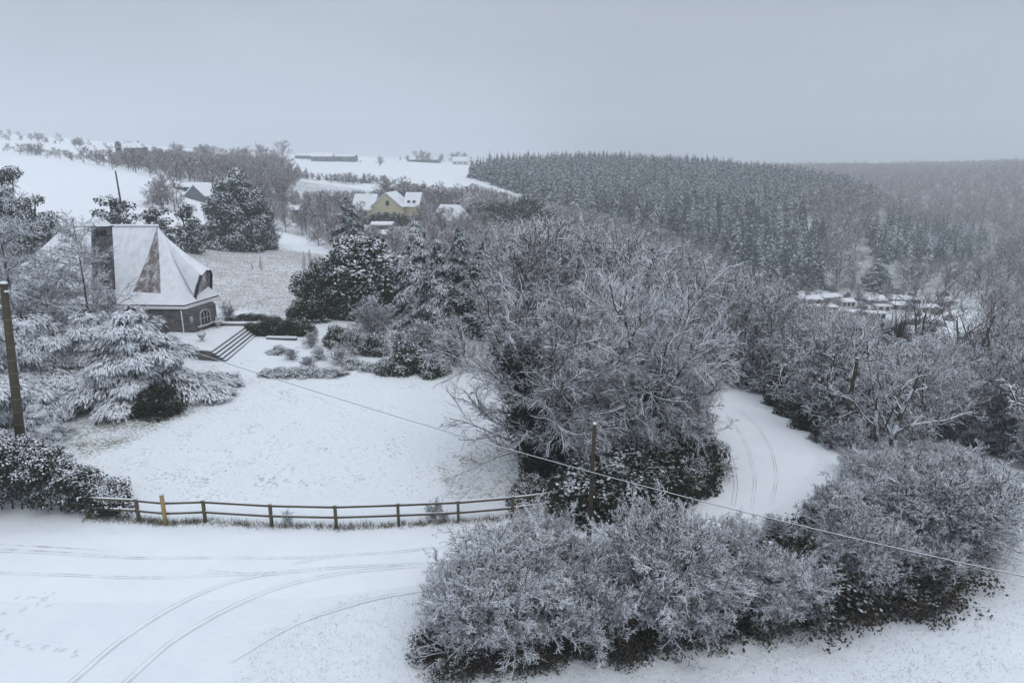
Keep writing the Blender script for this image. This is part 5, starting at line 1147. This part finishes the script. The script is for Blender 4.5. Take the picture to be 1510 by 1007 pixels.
# ------------------------------------------------------------------ shrub bank in the foreground
pts = scatter(rs, POLY_SHRUBS, 1.32, 8, 45, .55)
for i, p in enumerate(pts):
    fl = 1 + .5 * rs.rand(); uu, vv = proj(*p)
    if 848 < uu < 940 and vv < 880: continue
    o = place('shrub%d' % (i % 5), 'shrub', 'bare bush bristling with snowy twigs in the thicket along the lane', 'shrub', tuple(p), rs.rand() * 6.28, max(capped(p, 'shrub%d' % (i % 5), .95 + .4 * rs.rand(), SHRUBTOP) * (.5 + .5 * rs.rand() ** .8), .3), 'snowy bushes of the near thicket', ('stem', 'crown'))
    q_ = o.scale[0]; o.scale = (q_ * fl, q_ * fl, q_); o.rotation_euler = (rs.randn() * .12, rs.randn() * .12, rs.rand() * 6.28)
print('shrubs', len(pts))
for i, (u, v, h) in enumerate(((640, 965, 60), (672, 1005, 70), (720, 985, 60), (770, 990, 75), (830, 970, 60), (890, 960, 80), (950, 955, 60), (1010, 950, 85), (1065, 945, 60), (1120, 940, 70), (1190, 930, 60), (1250, 915, 70), (1310, 905, 55), (1370, 890, 60), (930, 905, 90), (1040, 900, 80), (1150, 890, 80), (1260, 870, 70), (850, 915, 80), (760, 925, 70), (1350, 850, 60), (1410, 820, 50), (1330, 790, 60), (1230, 820, 60))):
    plant('darkbase', 'undergrowth', u, v - 12, h * (.6 if v > 925 else 1.05), 'dark leafy undergrowth showing low between the snowy bushes of the near thicket', 'thicket', sx=1.1, group='dark undergrowth of the near thicket', parts=SF)
for u, v, h, sx, lab in ((815, 858, 108, .75, 'upright frosted bush in front of the last bay of the rail fence'), (775, 862, 80, .8, 'frosted bush left of the upright one in front of the fence end'), (945, 850, 108, .8, 'frosted bush rising just right of the slim wooden pole'), (1085, 815, 60, 1.2, 'sparse frosted bush leaning out over the snowy lane bend')):
    plant('shrub%d' % (u % 5), 'shrub', u, v, h, lab, 'shrub', sx=sx, parts=('stem', 'crown'))
# ------------------------------------------------------------------ frosted wood between the lane and the valley
pts = scatter(rs, POLY_FRONTWOOD, 4.3, 34, 175)
REST = []
KEEP = []
for i, p in enumerate(pts):
    u, v = proj(*p)
    d = p[1]; 
    if 700 < u < 1075 and v > 560: continue        # kept for the big ivy-clad trees
    if 1040 < u < 1100 and v > 560: continue
    KEEP.append(p)
print('front wood', len(KEEP))
KEEP.sort(key=lambda p: p[1])
for i, p in enumerate(KEEP):
    u, v = proj(*p); sc = .62 + .34 * rs.rand()
    if v > 600: sc *= .72
    sc *= min(1.15, .75 + p[1] / 200)
    key = 'wood%d' % rs.randint(6) if p[1] < 110 else 'mid%d' % rs.randint(4)
    sc = capped(p, key, sc, WOODTOP)
    if sc < .2: continue
    lab, grp = ('bare frosted tree in the near wood right of the lane bend', 'trees right of the lane bend') if u > 1080 else ('bare frosted tree in the wood behind the big ivy-clad trees', 'trees behind the ivy-clad trees')
    if p[1] >= 110: lab, grp = ('greyish bare tree low on the wooded slope above the valley', 'trees on the slope above the valley')
    if i < 262: place(key, 'bare_tree', lab, 'tree', tuple(p), rs.rand() * 6.28, sc, grp)
    else: REST.append(p)

u_pts = scatter(rs, POLY_FRONTWOOD, 3.2, 30, 72); n_u = 0
for i, p in enumerate(u_pts):
    u, v = proj(*p)
    if u < 1100: continue
    place('bushy%d' % (i % 3), 'understory_bush', 'frosted bush under the bare trees right of the lane bend', 'bush', tuple(p), rs.rand() * 6.28, 1.2 + .9 * rs.rand(), 'understory right of the lane bend'); n_u += 1
print('understory', n_u)
pts = scatter(rs, POLY_MIDWOOD, 5.9, 100, 420); pts = pts[np.argsort(pts[:, 1])]
def blocked(p, boxes):
    u, v = proj(*p); return any(a < u < b and c < v < d for a, b, c, d in boxes)
pts = np.array([p for p in pts if not blocked(p, [(535, 615, 308, 352), (640, 690, 300, 330), (552, 600, 330, 350), (425, 560, 268, 288)])])
print('mid wood', len(pts))
def merged(name, pts, keys, sc, label, cat, rs, mats, sv=.35, prof=None):
    b = MB(); cache = {}
    for k in keys:
        me = TREES[k][0]; V = np.empty(len(me.vertices) * 3); me.vertices.foreach_get('co', V); V = V.reshape(-1, 3)
        lt = np.empty(len(me.polygons), int); me.polygons.foreach_get('loop_total', lt); li = np.empty(len(me.loops), int); me.loops.foreach_get('vertex_index', li); mi = np.empty(len(me.polygons), int); me.polygons.foreach_get('material_index', mi)
        st = np.r_[0, np.cumsum(lt)[:-1]]; fs = []
        for n_ in (3, 4):
            for q in (0, 1):
                s = np.nonzero((lt == n_) & (mi == q))[0]
                if len(s): fs.append((li[st[s][:, None] + np.arange(n_)], q))
        cache[k] = (V, fs)
    for p in pts:
        ky = keys[rs.randint(len(keys))]; V, fs = cache[ky]; a = rs.rand() * 6.28; s = sc * (1 - sv / 2 + sv * rs.rand())
        if prof is not None:
            s = capped(p, ky, s, prof) * (.62 + .38 * rs.rand())
            if s < .12: continue
        c, d = math.cos(a), math.sin(a)
        W = np.c_[V[:, 0] * c - V[:, 1] * d, V[:, 0] * d + V[:, 1] * c, V[:, 2] * (.9 + .2 * rs.rand())] * s + p
        b.V.append(W); 
        for f, q in fs: b.F.append((f + b.n, q))
        b.n += len(W)
    return tag(b.build(name, mats), label, cat, kind='stuff')
FM = [M['bark'], M['twig_brown']]
hp = scatter(rs, POLY_LEFTHILL, 8, 225, 520); print('left hill', len(hp))
merged('hillside_trees', hp[:900], ['far0', 'far1', 'far2'], .62, 'grey bare trees massed on the left hillside behind the barn', 'wood', rs, FM, prof=([0, 120, 170, 300, 350, 430, 440], [215, 222, 214, 224, 226, 228, 240]))
k = np.array([p[1] < 230 for p in pts])
if len(REST): merged('slope_wood', np.array(REST), ['mid0', 'mid2'], .78, 'frosted bare wood covering the slope down to the valley', 'wood', rs, FM, prof=WOODTOP)
merged('meadow_wood', pts[k], ['mid0', 'mid2'], .62, 'hazy bare wood between the meadow and the cream house', 'wood', rs, FM, prof=MIDTOP)
merged('distant_wood', pts[~k], ['far0', 'far1', 'far2'], .6, 'mass of hazy bare trees filling the far side of the valley wood', 'wood', rs, FM, prof=FARTOP)

# ------------------------------------------------------------------ the conifer forest on the hill
pts = scatter(rs, POLY_FOREST, 5.7, 235, 640, .48); pts = pts[np.argsort(pts[:, 1])]
print('forest', len(pts))
for p in pts[:290]:
    place('fir%d' % rs.randint(4), 'forest_conifer', 'snow-dusted dark conifer in the forest on the hill', 'conifer', tuple(p), rs.rand() * 6.28, .70 + .55 * rs.rand(), 'conifers of the hill forest')
merged('conifer_forest', pts[290:], ['fir0', 'fir1', 'fir2', 'fir3'], .92, 'massed snow-dusted conifers running back over the hill', 'forest', rs, [M['bark'], M['conifer_far']])
pts = scatter(rs, [(1278, 352), (1300, 335), (1340, 335), (1450, 352), (1465, 376), (1390, 394), (1290, 388)], 6.3, 300, 640)
print('strip', len(pts))
for p in pts[:230]:
    place('fir%d' % rs.randint(4), 'plantation_conifer', 'dark conifer in the narrow plantation across the valley', 'conifer', tuple(p), rs.rand() * 6.28, .7 + .3 * rs.rand(), 'conifers of the far plantation')
# ------------------------------------------------------------------ far wooded hillside
pts = scatter(rs, POLY_FARWOOD, 9.5, 230, 560); q = scatter(rs, POLY_FARWOOD, 15, 560, 1400)
pts = np.array([p for p in pts if not blocked(p, [(1278, 1465, 338, 384), (1258, 1328, 395, 445)])])
low = np.array([proj(*p)[1] > 384 for p in pts])
print('far wood', len(pts), len(q))
merged('hillside_wood', pts[~low], ['far0', 'far1', 'far2'], .80, 'brown-grey bare wood covering the hillside right of the conifers', 'wood', rs, [M['bark'], M['twig_brown']])
merged('valley_edge_wood', pts[low], ['far0', 'far1', 'far2'], .85, 'bare wood along the foot of the hillside below the narrow plantation', 'wood', rs, [M['bark'], M['twig_brown']], prof=([1100, 1268, 1276, 1465, 1475, 1900], [330, 370, 376, 376, 330, 330]))
if len(q): merged('horizon_wood', q[:4200], ['far1', 'far2'], .95, 'faint blue-grey wood along the distant right skyline', 'wood', rs, [M['bark'], M['twig_brown']])
pts = scatter(rs, POLY_VALLEYWOOD, 6.5, 150, 300); pts = np.array([p for p in pts if not blocked(p, [(1165, 1410, 425, 476), (1320, 1450, 440, 502)])])
print('valley', len(pts))
cp_ = scatter(rs, [(1165, 428), (1400, 430), (1420, 462), (1330, 470), (1240, 475), (1170, 455)], 7.5, 150, 300, .5)
for i, p in enumerate(cp_):
    if i % 3 == 0: place('mid%d' % rs.randint(4), 'camp_tree', 'small bare tree standing among the camp cabins', 'tree', tuple(p), rs.rand() * 6.28, .3 + .2 * rs.rand(), 'trees among the camp cabins')
    else: place('laurel', 'camp_bush', 'dark little evergreen bush between the camp cabins', 'bush', tuple(p), rs.rand() * 6.28, .6 + .7 * rs.rand(), 'bushes among the camp cabins', SF)
for u, v in ((1345, 478), (1362, 476), (1385, 480), (1372, 488), (1400, 472)): plant('laurel', 'camp_bush', u, v, 9, 'round dark bush dotted in the white field below the camp', 'bush', sx=1.2, group='round bushes in the white camp field', parts=SF)
pts = np.array([p for p in pts if not blocked(p, [(1255, 1335, 400, 480)])])
merged('valley_wood', pts, ['mid0', 'mid2'], .72, 'bare trees crowding the valley floor right of the camp', 'wood', rs, FM)

# ------------------------------------------------------------------ haze
def haze():
    m = bpy.data.materials.new('winter_haze'); m.use_nodes = True; n = m.node_tree; n.nodes.clear()
    o = n.nodes.new('ShaderNodeOutputMaterial'); v = n.nodes.new('ShaderNodeVolumePrincipled')
    v.inputs['Color'].default_value = (.90, .95, 1.0, 1); v.inputs['Density'].default_value = .00070; v.inputs['Anisotropy'].default_value = .0
    n.links.new(v.outputs[0], o.inputs['Volume'])
    g = bpy.data.objects['ground']; zs = np.empty(len(g.data.vertices) * 3); g.data.vertices.foreach_get('co', zs); zs = zs[2::3]
    z0, z1 = float(zs.min()) - 1, max(float(zs.max()), 20) + 25
    b = MB(); b.box((0, 0, (z0 + z1) / 2), (5400, 5400, z1 - z0)); x = b.build('haze', m); tag(x, kind='stuff'); x['label'] = 'pale winter haze lying over the valley and fields'; x['category'] = 'haze'
    print('ground z', zs.min(), zs.max())
haze()
